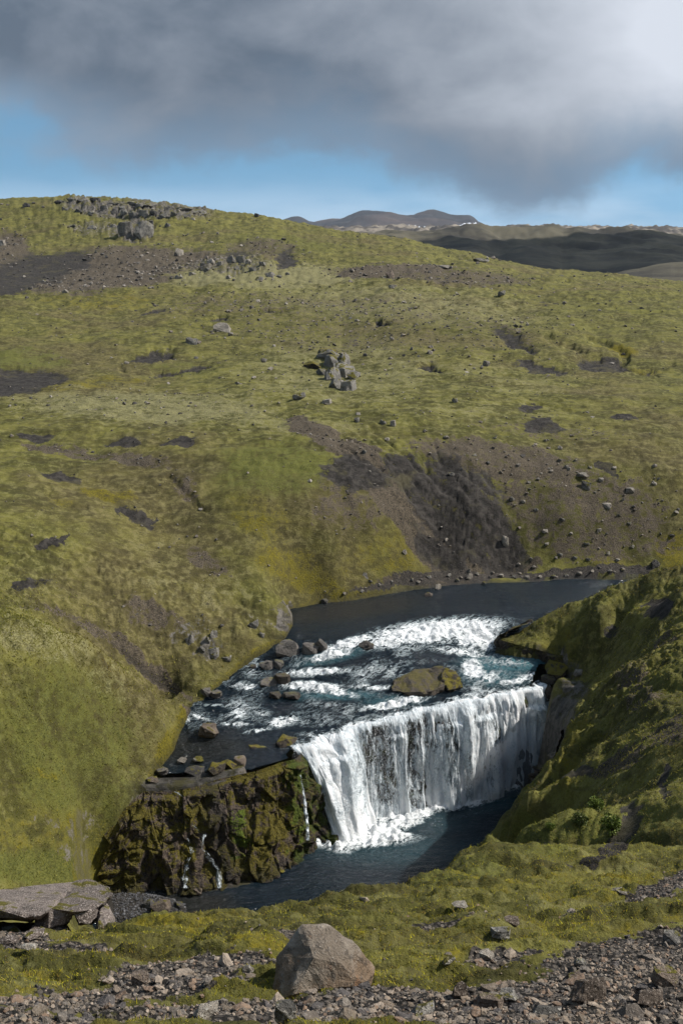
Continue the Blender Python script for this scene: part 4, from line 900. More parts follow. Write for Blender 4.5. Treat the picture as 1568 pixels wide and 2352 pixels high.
# --- rocks in and beside the river
for (px, py, ww, hh, mt, lb) in [
  (663,1516,54,38,M_wetgrey,'big dark rock below the left bank crag, at the edge of the upper cascade'),
  (713,1506,38,22,M_wetgrey,'low grey rock between the big bank rock and the white cascade'),
  (736,1501,30,28,M_wetgrey,'pointed grey rock touching the left end of the white cascade'),
  (841,1492,36,15,M_wet,'small black rock standing in the white upper cascade'),
  (613,1540,32,18,M_wetgrey,'flat wet rock below the big dark bank rock'),
  (640,1536,24,16,M_wetgrey,'small grey rock beside the flat wet rock near the left bank'),
  (581,1540,16,9,M_wet,'little dark stone in the water near the yellow bank moss'),
  (620,1582,46,20,M_wetgrey,'broad flat grey rock in the middle of the left rapids'),
  (648,1576,40,22,M_wet,'brown rock lying on the broad flat rock in the left rapids'),
  (631,1608,30,12,M_wet,'low mossy stone just below the broad flat rock'),
  (668,1606,42,12,M_wet,'long low mossy stone right below the broad flat rock'),
  (472,1602,26,18,M_wetgrey,'grey rock at the foot of the left bank gully'),
  (497,1606,28,16,M_wetgrey,'flat rock at the waterline beside the gully foot'),
  (479,1698,50,30,M_brown,'rounded brown rock alone in the calm water left of the falls'),
  (1258,1575,34,18,M_wet,'smooth black rock at the right end of the fall lip'),
  (1328,1556,22,14,M_pale,'pale stone lying in the dark gully right of the falls'),
  (984,1370,18,8,M_brown,'small brown rock standing in the upper river by the far bank'),
  (745,1388,16,10,M_dark,'dark stone at the waterline of the far left bank'),
  (640,2006,30,10,M_mossy,'low mossy stone at the foot of the left cliff by the pool'),
  (447,2066,34,22,M_brown,'brown rock at the cliff foot beside the gravel bar'),
  (370,2098,44,22,M_brown,'rough brown rock on the gravel bar near the water'),
  (345,2086,30,14,M_dark,'dark low rock in the middle of the gravel bar'),
  (410,2086,22,10,M_dark,'small dark rock at the wet edge of the gravel bar'),
  ]:
    put_rock('rock', px, py, ww, hh, mt, lb, dmin=40)
isl = bpy.data.objects.new('island_rock', None); COL.objects.link(isl); isl.location = PD(975, 1585, 59.6)
isl['label'] = 'large brown mossy rock island splitting the river above the falls'; isl['category'] = 'rock'
hull_rock('rock_body', [(903,1566,59.50),(915,1556,59.80),(960,1536,60.40),(1008,1528,60.70),(1024,1546,60.10),(1026,1572,59.30),(990,1588,58.80),(930,1590,58.70),(905,1586,59.00),(960,1546,61.70),(1010,1545,61.90),(910,1580,61.00),(1026,1580,61.00),(960,1610,58.80),(1000,1606,59.10)], M_isle, .20, 1.5, 4, 5, isl)
hull_rock('mossy_block', [(1014,1556,59.70),(1020,1534,60.30),(1044,1538,60.40),(1058,1556,60.00),(1064,1578,59.50),(1030,1584,59.10),(1016,1578,59.30),(1030,1550,61.50),(1060,1570,61.30),(1040,1600,59.50)], M_mossy, .16, 1.7, 9, 5, isl)
hull_rock('rock', [(1250,1536,61.6),(1262,1512,62.2),(1290,1506,62.3),(1312,1510,61.8),(1308,1530,61.2),(1288,1552,60.6),(1258,1548,60.9),(1270,1520,63.2),(1310,1520,63),(1280,1580,60.8)], M_mossy, .08, 1.8, 14, 4)
o = COL.objects[-1]
o['label'] = 'mossy brown rock at the right edge of the turquoise pool'; o['category'] = 'rock'
# ledge rocks on top of the left cliff
for (px, py, ww, hh, mt, lb) in [
  (598,1752,84,26,M_mossy,'long yellow-mossed ledge rock beside the left end of the fall lip'),
  (655,1762,46,30,M_mossy,'mossy corner rock at the very edge of the white falls'),
  (552,1762,28,18,M_brown,'brown rock left of the yellow-mossed ledge'),
  (524,1770,40,16,M_mossy,'low mossy hump on the cliff top between brown and flat grey rocks'),
  (494,1782,44,22,M_mossy,'green mossed rock on the middle of the cliff top'),
  (447,1786,44,18,M_dark,'flat dark slab on the cliff top near the small stream'),
  (418,1756,22,9,M_pale,'pale flat stone in the shallow water above the cliff'),
  (456,1752,30,8,M_grey,'thin grey stones lying in the shallow water above the cliff'),
  (372,1782,30,12,M_wetgrey,'grey stone where the small stream leaves the river'),
  (350,1800,26,9,M_brown,'small brown stone at the grassy end of the cliff top')]:
    put_rock('ledge_rock', px, py, ww, hh, mt, lb, 'rock', dmin=45, depth=.9)
# crag on the left bank
cr = bpy.data.objects.new('bank_crag', None); COL.objects.link(cr); cr.location = PD(655, 1440, 64.8)
cr['label'] = 'steep grey crag at the tip of the left bank'; cr['category'] = 'rock'
hull_rock('crag_face', [(632,1400,65.6),(648,1384,66.2),(660,1388,66.2),(668,1432,65.0),(652,1442,64.4),(636,1436,64.4),(626,1420,65.0),(640,1400,67.5),(668,1420,67.2),(650,1470,64.8)], M_grey, .12, 1.5, 3, 4, cr)
hull_rock('crag_foot', [(612,1432,64.2),(630,1416,64.9),(640,1440,64.2),(636,1456,63.8),(616,1452,63.7),(620,1436,66),(640,1446,66),(626,1480,64)], M_grey, .10, 1.6, 6, 4, cr)
for i, (px, py, ww, hh) in enumerate([(492,1468,26,26),(476,1478,20,22),(488,1508,40,26),(462,1500,26,18),(436,1480,24,30),(520,1520,30,16),(585,1440,24,22),(600,1462,20,14)]):
    put_rock('bank_rock', px, py, ww*.8, hh*.7, M_grey, 'grey rock poking out of the mossy left bank below the crag', 'rock', 'rocks in the mossy left bank', dmin=52, sink=.8)

# --- lava outcrop in the middle of the hillside
lo_ = bpy.data.objects.new('lava_outcrop', None); COL.objects.link(lo_); lo_.location = pick(770, 892, 80)[0]
lo_['label'] = 'knobbly grey lava outcrop capped with moss in the middle of the hillside'; lo_['category'] = 'outcrop'
D0 = lo_.location.y
def blk(name, px, py, ww, hh, mt, dd, sd):
    put_rock(name, px, py, ww, hh*.8, mt, parent=lo_, seed=sd, sink=.7, depth=1.5, me=BIG[sd % 8], dmin=80)
blk('top_block', 754, 828, 52, 26, M_grey, 6.5, 3); blk('rock_block', 760, 872, 44, 30, M_grey, 2, 6); blk('moss_cap', 752, 812, 40, 10, M_mossy, 7, 2); blk('rock_block', 788, 842, 34, 34, M_grey, 5, 6); blk('rock_block', 762, 850, 40, 32, M_grey, 3.8, 1); blk('rock_block', 738, 862, 26, 16, M_grey, 3, 4)
blk('rock_block', 790, 868, 44, 34, M_grey, 2.2, 2); blk('rock_block', 772, 892, 42, 26, M_grey, .3, 5); blk('rock_block', 800, 896, 34, 24, M_grey, .3, 7); blk('rock_block', 812, 872, 30, 18, M_grey, 2.6, 0); blk('moss_hump', 716, 848, 40, 18, M_mossy, 3.4, 3)

# --- rocks on the hillside, surveyed one by one
for (px, py, ww, hh, mt, lb) in [
  (511,764,40,22,M_pale,'large pale rock lying alone on the hillside left of centre'),
  (530,774,15,9,M_pale,'small pale rock just right of the large pale one'),
  (441,793,30,18,M_grey,'knobbly grey rock below and left of the large pale rock'),
  (687,918,32,16,M_grey,'dark grey rock pair left below the lava outcrop'),
  (750,928,24,11,M_pale,'flat pale rock straight below the lava outcrop'),
  (896,640,20,17,M_brown,'pinkish rock on the brown gravel band near the skyline'),
  (1152,684,18,13,M_grey,'dark pointed rock standing on the open meadow at right'),
  (590,499,13,9,M_dark,'dark rock perched on the skyline of the hill'),
  (60,476,18,10,M_dark,'dark rock on the skyline at far left'),
  (1104,601,40,8,M_grey,'flat grey ledge on the right skyline'),
  (1019,618,30,9,M_pale,'pale flat rock on the slope below the right skyline'),
  (288,543,36,34,M_grey,'tall squared block left of the dark cleft under the summit'),
  (327,549,46,38,M_grey,'broad squared block right of the dark cleft under the summit'),
  (410,590,24,20,M_pale,'pale rock heap below the summit ledges'),
  (3,566,20,14,M_pale,'pale rock at the left edge under the summit'),
  (150,677,15,9,M_pale,'pale round rock at the edge of the black sand hollow'),
  (986,817,16,11,M_pale,'pale rock right of the lava outcrop'),
  (1116,842,18,13,M_pale,'light rock in the meadow between outcrop and stream cut'),
  (1044,926,16,12,M_grey,'dark blocky rock right below the lava outcrop'),
  (879,975,18,13,M_grey,'dark angular rock above the eroded bank, left one of two'),
  (902,979,14,14,M_pale,'pale angular rock above the eroded bank, right one of two'),
  (819,970,14,14,M_grey,'upright grey stone above the left end of the eroded bank'),
  (1346,1126,24,22,M_grey,'grey block with shaded side on the stony right slope'),
  (1338,1100,30,12,M_pale,'flat pale rock on the upper stony right slope'),
  (1446,1137,22,13,M_pale,'pale rock at the right of the stony slope'),
  (1394,1170,22,13,M_pale,'pale broad rock in the middle of the stony right slope'),
  (1159,1264,18,28,M_pale,'tall pale rock standing low on the black eroded bank'),
  (1026,1246,12,9,M_pale,'small white rock on the black eroded bank'),
  (929,1276,13,11,M_pale,'light stone at the left side of the eroded bank'),
  (838,1338,16,14,M_grey,'grey rock in the yellow moss above the far waterline'),
  (1004,1354,18,13,M_pale,'pale rock on the far shore, leftmost of the shore stones'),
  (1076,1334,18,14,M_pale,'pale rock in the reddish rubble of the far shore'),
  (1504,1304,22,18,M_dark,'dark rock in yellow moss behind the right spur'),
  (1501,1117,14,9,M_pale,'light rock at far right above the stony slope')]:
    put_rock('rock', px, py, ww*.95, hh*.85, mt, lb, dmin=60, sink=.4)
RIDGE = [(485,612,20,13),(530,606,22,20),(553,606,26,20),(570,612,16,14),(475,626,18,10),(410,642,22,12),(525,642,16,12),(595,648,20,10),(620,636,22,14),(505,618,14,10),(545,622,16,10),(580,628,18,10),(440,632,16,8),(640,640,16,8),(660,632,12,7),(497,602,12,9),(465,612,14,8),(602,614,16,10)]
for i, (px, py, ww, hh) in enumerate(RIDGE):
    put_rock('ridge_rock', px, py, ww*.9, hh*.75, M_grey if i % 3 else M_pale, 'grey rock in the broken row along the pale ridge below the summit', 'rock', 'rocks along the pale ridge', dmin=120, sink=.5)
CREST = [(135,466,22,9),(165,464,26,10),(190,462,30,10),(150,482,16,10),(218,461,24,7),(262,468,40,9),(300,470,36,10),(340,472,40,8),(385,478,34,8),(425,482,40,8),(455,488,40,9),(240,492,18,14),(262,492,16,16),(285,496,18,16),(305,500,20,18),(330,500,22,18),(352,500,18,16),(375,500,20,14),(400,504,18,12),(210,496,20,10),(180,486,18,10),(430,500,20,10),(320,484,18,10),(280,482,16,10),(345,516,16,14),(385,524,14,12),(255,520,26,12),(210,524,22,10),(170,530,18,9)]
for i, (px, py, ww, hh) in enumerate(CREST):
    put_rock('ledge_rock', px, py+3, ww, hh*.75, M_grey if i % 4 else M_dark, 'weathered grey rock of the broken ledges along the hill summit', 'rock', 'summit ledge rocks', dmin=200, sink=.6)
LOOSE = [(290,836,14,8),(450,824,12,7),(605,832,16,12),(620,848,16,8),(582,870,14,7),(545,884,14,8),(220,582,8,8),(245,592,9,9),(55,637,10,6),(102,647,10,6),(70,664,14,6),(210,652,8,8),(500,539,9,6),(899,661,16,10),(944,803,10,9),(899,786,12,10),(1211,750,9,7),
 (1105,846,9,6),(836,1042,13,12),(1024,1008,16,9),(889,1012,14,9),(1036,1096,18,9),(1174,1154,14,14),(1201,1158,12,10),(1431,1150,10,10),(1444,1211,12,8),(1346,1256,16,10),(1251,1232,16,11),(1219,1293,9,9),(1076,1316,9,12),(1111,1342,12,9),(1285,1032,14,10),(1251,1015,9,7),(1451,1260,12,9),
 (1285,1060,12,8),(1300,1075,12,9),(1265,1085,11,8),(1320,1060,10,7),(1355,1075,12,8),(1380,1110,14,9),(1410,1080,12,8),(1420,1185,10,8),(1290,1200,13,9),(1310,1235,11,8),(1375,1220,12,8),(1230,1180,12,8),(1215,1110,12,9),(1190,1075,13,9),(1150,1090,10,8),(1120,1070,11,8),(1090,1050,12,8),(1060,1080,9,7),
 (1255,1260,12,9),(1285,1285,14,9),(1320,1290,12,8),(1225,1310,13,9),(1190,1300,12,9),(1350,1290,13,8),(1395,1275,12,9),(1150,1325,14,9),(1130,1320,12,9),(1050,1335,13,9),(1030,1325,12,9),(1095,1325,10,8),(960,1340,12,9),(945,1335,10,8),(985,1330,13,9),(900,1345,10,8),(870,1352,11,8),(850,1345,12,9),(1180,1328,12,8),(1210,1330,13,8),(1240,1328,12,7),(1270,1326,14,8),(1300,1326,12,7),(1330,1322,14,8),(1360,1322,12,7),(1400,1318,14,8),(1430,1314,12,7),(790,1372,13,9),(770,1380,10,7),(830,1366,11,7)]
for i, (px, py, ww, hh) in enumerate(LOOSE):
    if py > 1300: lb, gp = 'small stone in the rubble line along the far river shore', 'far shore stones'
    elif px > 1050 and py > 1000: lb, gp = 'small stone on the stony slope right of the black eroded bank', 'stones of the right slope'
    elif py < 670: lb, gp = 'small stone in the hollow below the summit ledges', 'stones below the summit'
    else: lb, gp = 'small stone scattered on the mossy hillside around the lava outcrop', 'stones around the outcrop'
    put_rock('stone', px, py+2, ww*.85, hh*.8, (M_pale, M_grey, M_grey, M_pale)[i % 4], lb, 'stone', gp, dmin=60, sink=.15)

# ------------------------------------------------------------------ thin streams over the left cliff, spray, mist
def ribbon(path, wpx, seed, dens=.75, name='stream'):
    path = np.array(path, float); n = 90; ku = np.linspace(0, len(path)-1, n); px = np.interp(ku, np.arange(len(path)), path[:, 0]) + 2.2*perlin(ku*2.1, ku*0, seed); py = np.interp(ku, np.arange(len(path)), path[:, 1])
    rows = []
    nw = 9
    for i in range(n):
        D = 51.35 - (py[i]-1818)*(2.9/230) - .62 - .1*math.sin(i*.5); ww = wpx*(.6+.5*i/n)*(1+.15*math.sin(i*.37+seed))
        rows.append([PD(px[i] + (j/(nw-1)-.5)*ww, py[i], D - .10*math.sin(math.pi*j/(nw-1)) + .05*random.uniform(-1, 1)) for j in range(nw)])
    P = np.array(rows).reshape(-1, 3); me = grid_mesh(name, P, n, nw)
    S_, T_ = np.meshgrid(np.linspace(0, wpx*.02, nw), np.arange(n)*.06)
    at = me.attributes.new('fl', 'FLOAT_VECTOR', 'POINT'); at.data.foreach_set('vector', np.stack([S_*1.0+seed*5, T_, 0*S_+seed], -1).astype(np.float32).ravel())
    cd = np.ones((n*nw, 4), np.float32); edge_ = 1-np.abs(np.linspace(-1, 1, nw))**2; cd[:, 0] = (dens*(.45+.55*edge_)[None, :]*np.ones((n, 1))).ravel()
    add_col(me, 'fd', cd); return me
st = bpy.data.objects.new('side_stream', None); COL.objects.link(st); st.location = PD(430, 1838, 50.5)
st['label'] = 'thin white stream trickling down the mossy cliff left of the falls'; st['category'] = 'stream'
def child(o, par): o.parent = par; o.matrix_parent_inverse = Matrix.Translation(-par.location); return o
child(link('stream_strand', ribbon([(402,1818),(426,1834),(429,1860),(432,1885),(446,1898),(468,1916),(464,1948),(482,1972),(500,1995),(504,2040)], 13, 2, .58), mat_fall), st)
child(link('stream_strand', ribbon([(434,1888),(428,1920),(440,1960),(426,2000),(424,2040)], 15, 5, .40), mat_fall), st)
for i, pth in ((2, [(690,1780),(698,1830),(704,1880),(708,1930)]),):
    tw = link('trickle', ribbon(pth, 9, 11+i, (.36,.38,.56)[i], 'trickle'), mat_fall)
    tw['label'] = ('faint trickle on the cliff right of the side stream', 'faint trickle on the green mossed cliff near the falls', 'thin white trickle along the cliff corner beside the falls')[i]; tw['category'] = 'stream'
mat_drop, g = newmat('water drops'); finish(mat_drop, g, (0.88, 0.90, 0.92), .5, None, .4)
def tri_soup(name, P, size, seed, flat=False):
    rg = np.random.RandomState(seed); n = len(P); q = rg.normal(size=(n, 3, 3)); q /= np.linalg.norm(q, axis=-1, keepdims=True)
    co = P[:, None, :] + q*np.asarray(size).reshape(-1, 1, 1)
    return quad_mesh(name, co.reshape(-1, 3), np.arange(n*3).reshape(n, 3), False)
rg = np.random.RandomState(5); n = 42000
P_, Ln = resample(LIP, 400); u = np.where(rg.rand(n) < .55, rg.rand(n), rg.beta(1.5, 5, n)); tau = rg.beta(1.6, 1.1, n); ii = (u*399).astype(int)
nv = np.array([.405, -.914]); thv = thr(u)
out = thv*tau**.85 + .12 + rg.exponential(.20, n)*(.3+tau)
Pz = P_[ii, 2] - (P_[ii, 2]-ZP)*(.22*tau+.78*tau**1.8)
la = 1.5*tau**1.2*(1-smooth(u, 0, .26))
drops = np.stack([P_[ii, 0] + nv[0]*out + .914*la + rg.normal(0, .05, n), P_[ii, 1] + nv[1]*out + .405*la, Pz + rg.normal(0, .08, n)], -1)
n2 = 4500; u = np.clip(rg.beta(1.2, 2.2, n2), 0, 1); ii = (u*399).astype(int); out = thr(u)*1.0 + rg.exponential(.35, n2)
la = 1.5*(1-smooth(u, 0, .26))
sp2 = np.stack([P_[ii, 0] + nv[0]*out + .914*la + rg.normal(0, .2, n2), P_[ii, 1] + nv[1]*out + .405*la, ZP + .1 + rg.exponential(.28, n2)], -1)
allp = np.concatenate([drops, sp2])
link('spray', tri_soup('spray', allp, rg.uniform(.010, .032, len(allp)), 6), mat_drop, wf, kind='stuff')
mist_m = bpy.data.materials.new('mist'); mist_m.use_nodes = True; mist_m.node_tree.nodes.clear(); g = NT(mist_m.node_tree)
pv = g.n('ShaderNodeVolumePrincipled'); pv.inputs['Color'].default_value = (.95, .97, 1, 1); pv.inputs['Anisotropy'].default_value = .2; pv.inputs['Density'].default_value = .16
mo_ = g.n('ShaderNodeOutputMaterial'); g.L.new(pv.outputs[0], mo_.inputs['Volume'])
bm = bmesh.new(); bmesh.ops.create_icosphere(bm, subdivisions=3, radius=1)
for v in bm.verts: v.co *= 1 + .25*mnoise.noise(v.co*1.7)
me = bpy.data.meshes.new('mist'); bm.to_mesh(me); bm.free()
mi = link('mist', me, mist_m, kind='stuff'); mi.location = PD(1165, 1760, 57.4); mi.scale = (2.9, 1.1, 1.7); mi.rotation_euler = (0, R(-20), R(20))

# ------------------------------------------------------------------ cloud that shades the far hills (high on the right, outside the view)
mat_cloud, g = newmat('cloud'); dcl = g.n('ShaderNodeBsdfDiffuse', ins={'Color': (.85, .85, .86, 1)}); tcl = g.n('ShaderNodeBsdfTransparent'); mcl = g.n('ShaderNodeMixShader'); mcl.inputs[0].default_value = .72; g.L.new(tcl.outputs[0], mcl.inputs[1]); g.L.new(dcl.outputs[0], mcl.inputs[2]); o_ = g.n('ShaderNodeOutputMaterial'); g.L.new(mcl.outputs[0], o_.inputs[0])
bm = bmesh.new(); bmesh.ops.create_icosphere(bm, subdivisions=5, radius=1)
for v in bm.verts: v.co *= 1 + .55*mnoise.fractal(v.co*1.6 + Vector((3, 1, 2)), 1.0, 2, 5)
me = bpy.data.meshes.new('cloud'); bm.to_mesh(me); bm.free()
for p_ in me.polygons: p_.use_smooth = True
HC = Vector((230, 950, -40)); cl = link('cloud', me, mat_cloud, kind='structure')
cl.location = HC + SUNV*(720/SUNV.z); cl.scale = (400, 200, 80)

# ------------------------------------------------------------------ gravel, scree, grass
tint = lambda n, rs, pal: np.array(pal)[rs.randint(0, len(pal), n)]*rs.uniform(.75, 1.25, (n, 1))
STPAL = [(0.13,0.108,0.088),(0.195,0.155,0.115),(0.27,0.21,0.155),(0.36,0.29,0.225),(0.09,0.08,0.076),(0.21,0.18,0.15),(0.235,0.16,0.11)]
mat_stone, g = newmat('gravel stone')
pos = g.n('ShaderNodeNewGeometry').outputs['Position']; a = g.noise(pos, 14, 6, .65); b = g.noise(pos, 60, 4, .6)
vc = g.attr('tint').outputs['Color']
c = g.mix(g.sstep(a, .2, .8), g.mix(.45, vc, (0.03, 0.027, 0.025)), vc); c = g.mix(g.mul(g.sstep(b, .6, .74), .5), c, (0.27, 0.24, 0.21))
finish(mat_stone, g, c, .9, g.bump(g.add(a, b), .012, .7), .25)
def mesh_arrays(me):
    me.calc_loop_triangles(); v = np.empty(len(me.vertices)*3, np.float32); me.vertices.foreach_get('co', v)
    t = np.empty(len(me.loop_triangles)*3, np.int32); me.loop_triangles.foreach_get('vertices', t); return v.reshape(-1, 3), t.reshape(-1, 3)
STN = [mesh_arrays(m_) for m_ in SMALL]
def rotm(rs, n):
    q = rs.normal(size=(n, 4)); q /= np.linalg.norm(q, axis=1, keepdims=True); w_, x_, y_, z_ = q.T
    return np.stack([1-2*(y_*y_+z_*z_), 2*(x_*y_-z_*w_), 2*(x_*z_+y_*w_), 2*(x_*y_+z_*w_), 1-2*(x_*x_+z_*z_), 2*(y_*z_-x_*w_), 2*(x_*z_-y_*w_), 2*(y_*z_+x_*w_), 1-2*(x_*x_+y_*y_)], -1).reshape(n, 3, 3)
def stone_soup(name, P, size, seed, pal=STPAL, flat=.7):
    rs = np.random.RandomState(seed); n = len(P); Rm = rotm(rs, n); var = rs.randint(0, len(STN), n); tn = tint(n, rs, pal)
    cos, tris, cols, base_i = [], [], [], 0
    for k_, (v, t) in enumerate(STN):
        ix = np.nonzero(var == k_)[0]
        if not len(ix): continue
        q = np.einsum('nij,vj->nvi', Rm[ix], v)*np.asarray(size)[ix, None, None]; q[..., 2] *= flat
        q += P[ix, None, :]; cos.append(q.reshape(-1, 3))
        tr_ = t[None] + (base_i + np.arange(len(ix))*len(v))[:, None, None]; tris.append(tr_.reshape(-1, 3)); base_i += len(ix)*len(v)
        cols.append(np.repeat(tn[ix], len(v), 0))
    me = quad_mesh(name, np.concatenate(cos), np.concatenate(tris), False)
    c4 = np.ones((base_i, 4), np.float32); c4[:, :3] = np.concatenate(cols); add_col(me, 'tint', c4); return me
def scatter(n, d0, d1, a0, a1, weight, seed, uniform_view=.5):
    """random ground points between two distances, kept where the weight says so"""
    rs = np.random.RandomState(seed); D = np.exp(rs.uniform(math.log(d0), math.log(d1), n)); a = rs.uniform(a0, a1, n)
    x = a*D; k_ = rs.rand(n) < weight(x, D); x, D = x[k_], D[k_]; return np.stack([x, D, heights(x, D)], -1), rs
gr_n = np.clip(gravel + .65*fbm(X_*2.2, D_*2.8, 3, .6, 401)*(D_ < 20), 0, 1)
P, rs = scatter(36000, 4.4, 13, -.40, .40, lambda x, y: np.clip((at_mask(gr_n, x, y)-.25)*1.5, .012, 1), 31)
sz = np.clip(rs.lognormal(math.log(.019), .58, len(P)), .010, .13)
P[:, 2] += sz*.10
order = np.argsort(-sz/np.linalg.norm(P, axis=1)); inv = np.abs(P[order, 0]/P[order, 1]) < .325; top_i = order[inv][:235]
rest = np.setdiff1d(np.arange(len(P)), top_i)[:17000]
link('gravel', stone_soup('gravel', P[rest], sz[rest], 32), mat_stone, kind='stuff')
def tinted_stone(k_, c_):
    key = ('tint', k_, tuple(np.round(c_, 3)))
    if key not in MESHCACHE:
        me = STONE_BASE[k_].copy(); n = len(me.vertices); c4 = np.ones((n, 4), np.float32); c4[:, :3] = c_; add_col(me, 'tint', c4); me.materials.clear(); me.materials.append(mat_stone); MESHCACHE[key] = me
    return MESHCACHE[key]
STONE_BASE = [random_rock(300+i, 12+i % 5, 1, .035, .6) for i in range(6)]
rs = np.random.RandomState(33)
def region(px, py):
    if px > 900: return 'small angular stone in the gravel at the bottom right', 'stones in the right-hand gravel'
    if px > 560: return 'small angular stone in the gravel around and below the boulder', 'stones around the boulder'
    return 'small angular stone in the gravel strip left of the boulder', 'stones in the left-hand gravel'
for i in top_i:
    o = bpy.data.objects.new('stone', tinted_stone(int(rs.randint(6)), STPAL[int(rs.randint(len(STPAL)))])); COL.objects.link(o)
    s_ = float(sz[i]); o.location = P[i]; o.scale = (s_*1.25*rs.uniform(.8, 1.2), s_*1.1*rs.uniform(.8, 1.2), s_*.8*rs.uniform(.7, 1.1)); o.rotation_euler = (rs.uniform(-.5, .5), rs.uniform(-.5, .5), rs.uniform(0, 6.28))
    px, py = pix_of(P[i, 0]/P[i, 1], P[i, 2]/P[i, 1]); lb, gp = region(px, py); o['label'] = lb; o['category'] = 'stone'; o['group'] = gp
# named stones of the foreground
for (px, py, ww, hh, mt, lb) in [
  (1176,2126,34,12,M_brown,'thin flat stone with a dark gap under it in the moss right of centre'),(1149,2158,44,16,M_grey,'flat leaning stone in the moss below the thin flat one'),(1056,2088,34,8,M_pale,'low pale stone in the moss right of the boulder'),
  (1424,2058,34,8,M_pale,'low pale stone high in the moss at right'),(1034,2228,34,14,M_grey,'grey stone half buried in gravel right of the boulder'),(1116,2208,34,14,M_pale,'pale flat stone at the upper edge of the right gravel'),
  (1059,2298,38,30,M_brown,'upright tan stone below a tuft right of the boulder'),(1126,2318,54,22,M_brown,'broad flat stone in the gravel at the bottom centre right'),(1169,2300,46,16,M_grey,'flat grey stone beside the broad flat stone'),
  (969,2334,54,22,M_grey,'flat grey stone on the bottom edge right of the boulder'),(1331,2226,26,20,M_grey,'bluish stone standing in the right gravel'),(1349,2304,76,46,M_brown,'largest block of the right gravel, brown and square'),
  (1489,2306,64,24,M_brown,'wide flat brown stone in the bottom right gravel'),(1529,2266,54,30,M_brown,'rounded brown stone near the right edge'),(1544,2172,38,22,M_grey,'grey stone at the right edge above the rounded brown one'),
  (1314,2256,44,18,M_brown,'long brown stone left of the largest gravel block'),(1254,2340,60,20,M_grey,'grey stone at the bottom edge below the gravel block'),(322,2260,38,20,M_brown,'rounded dark brown stone in a moss tuft left of the boulder'),
  (655,2350,46,34,M_grey,'angular grey stone on the bottom edge below the boulder'),(470,2340,56,20,M_pale,'pale flat stone at the bottom left of centre'),(570,2238,24,12,M_pale,'pale stone in the gravel beside the boulder shadow'),
  (65,2186,34,9,M_pale,'low pale stone in the moss at far left'),(75,2160,44,14,M_slab,'small speckled stone in front of the overhanging slab'),(20,2176,40,12,M_slab,'speckled stone at the left edge below the slab')]:
    put_rock('stone', px, py, ww, hh, mt, lb, 'stone', dmin=4.6, sink=.25)
# loose stones too many to count: hillside and banks
stony = np.clip(dirt_shade*1.1 + gravel*.9 + rock*.7 + pale*.20 - sand*.85, 0, 1)
P, rs = scatter(60000, 62, 345, -.36, .36, lambda x, y: np.clip(at_mask(stony, x, y)*.34 + .022, 0, 1)*(at_mask((dR < .2)*1.0, x, y) < .5), 41)
sz = np.clip(rs.lognormal(math.log(.0018), .42, len(P)), .0009, .0055)*P[:, 1]; P[:, 2] += sz*.15
link('scree', stone_soup('scree', P[:13000], sz[:13000], 42, [(0.10,0.09,0.08),(0.17,0.145,0.12),(0.24,0.205,0.17),(0.30,0.27,0.23),(0.07,0.065,0.06)]), mat_stone, kind='stuff')
P, rs = scatter(9000, 43.5, 50.5, -.235, -.10, lambda x, y: at_mask((bar > .3)*1.0, x, y), 43); sz = np.clip(rs.lognormal(math.log(.06), .5, len(P)), .03, .3); P[:, 2] += sz*.1
link('bar_gravel', stone_soup('bar_gravel', P[:2500], sz[:2500], 44, [(0.07,0.073,0.082),(0.10,0.104,0.115),(0.14,0.14,0.15),(0.045,0.045,0.05)]), mat_stone, kind='stuff')

mat_grass, g = newmat('grass blade')
vc = g.attr('tint').outputs['Color']; d1 = g.n('ShaderNodeBsdfDiffuse'); g.L.new(vc, d1.inputs[0]); d2 = g.n('ShaderNodeBsdfTranslucent'); g.L.new(vc, d2.inputs[0])
mx = g.n('ShaderNodeMixShader'); mx.inputs[0].default_value = .45; g.L.new(d1.outputs[0], mx.inputs[1]); g.L.new(d2.outputs[0], mx.inputs[2]); oo = g.n('ShaderNodeOutputMaterial'); g.L.new(mx.outputs[0], oo.inputs[0])
def blades(name, P, hgt, wid, seed, pal, lean=.5):
    rs = np.random.RandomState(seed); n = len(P); an = rs.uniform(0, 6.283, n); sd = np.stack([np.cos(an), np.sin(an), 0*an], -1)*np.asarray(wid).reshape(-1, 1)*.5
    tip = np.stack([rs.normal(0, lean, n), rs.normal(0, lean, n), np.ones(n)], -1)*np.asarray(hgt).reshape(-1, 1)
    co = np.stack([P-sd, P+sd, P+tip], 1); me = quad_mesh(name, co.reshape(-1, 3), np.arange(n*3).reshape(n, 3), False)
    c4 = np.ones((n*3, 4), np.float32); tn = tint(n, rs, pal); f_ = fbm(P[:, 0]*1.3*9/np.mean(P[:, 1]), P[:, 1]*2.2*9/np.mean(P[:, 1]), 3, .6, seed)
    tn = tn*(1+.55*f_[:, None]); br = smooth(fbm(P[:, 0]*.8*9/np.mean(P[:, 1])+5, P[:, 1]*1.5*9/np.mean(P[:, 1]), 3, .6, seed+3), .12, .4)[:, None]*.6; tn = tn*(1-br) + br*np.array([.20,.135,.055])*(.7+.6*rs.rand(n, 1))
    c4[:, :3] = np.repeat(np.clip(tn, .01, .75), 3, 0); add_col(me, 'tint', c4); return me
GP = [(0.50,0.44,0.04),(0.37,0.355,0.04),(0.52,0.455,0.10),(0.25,0.24,0.035),(0.55,0.48,0.04),(0.42,0.29,0.07)]
tus = fbm(X_*1.1, D_*2.2, 3, .6, 403)
P, rs = scatter(330000, 4.6, 14.5, -.40, .40, lambda x, y: np.clip(1.0-at_mask(gr_n, x, y)*2.4 + .25*at_mask(tus, x, y), .0, 1), 51)
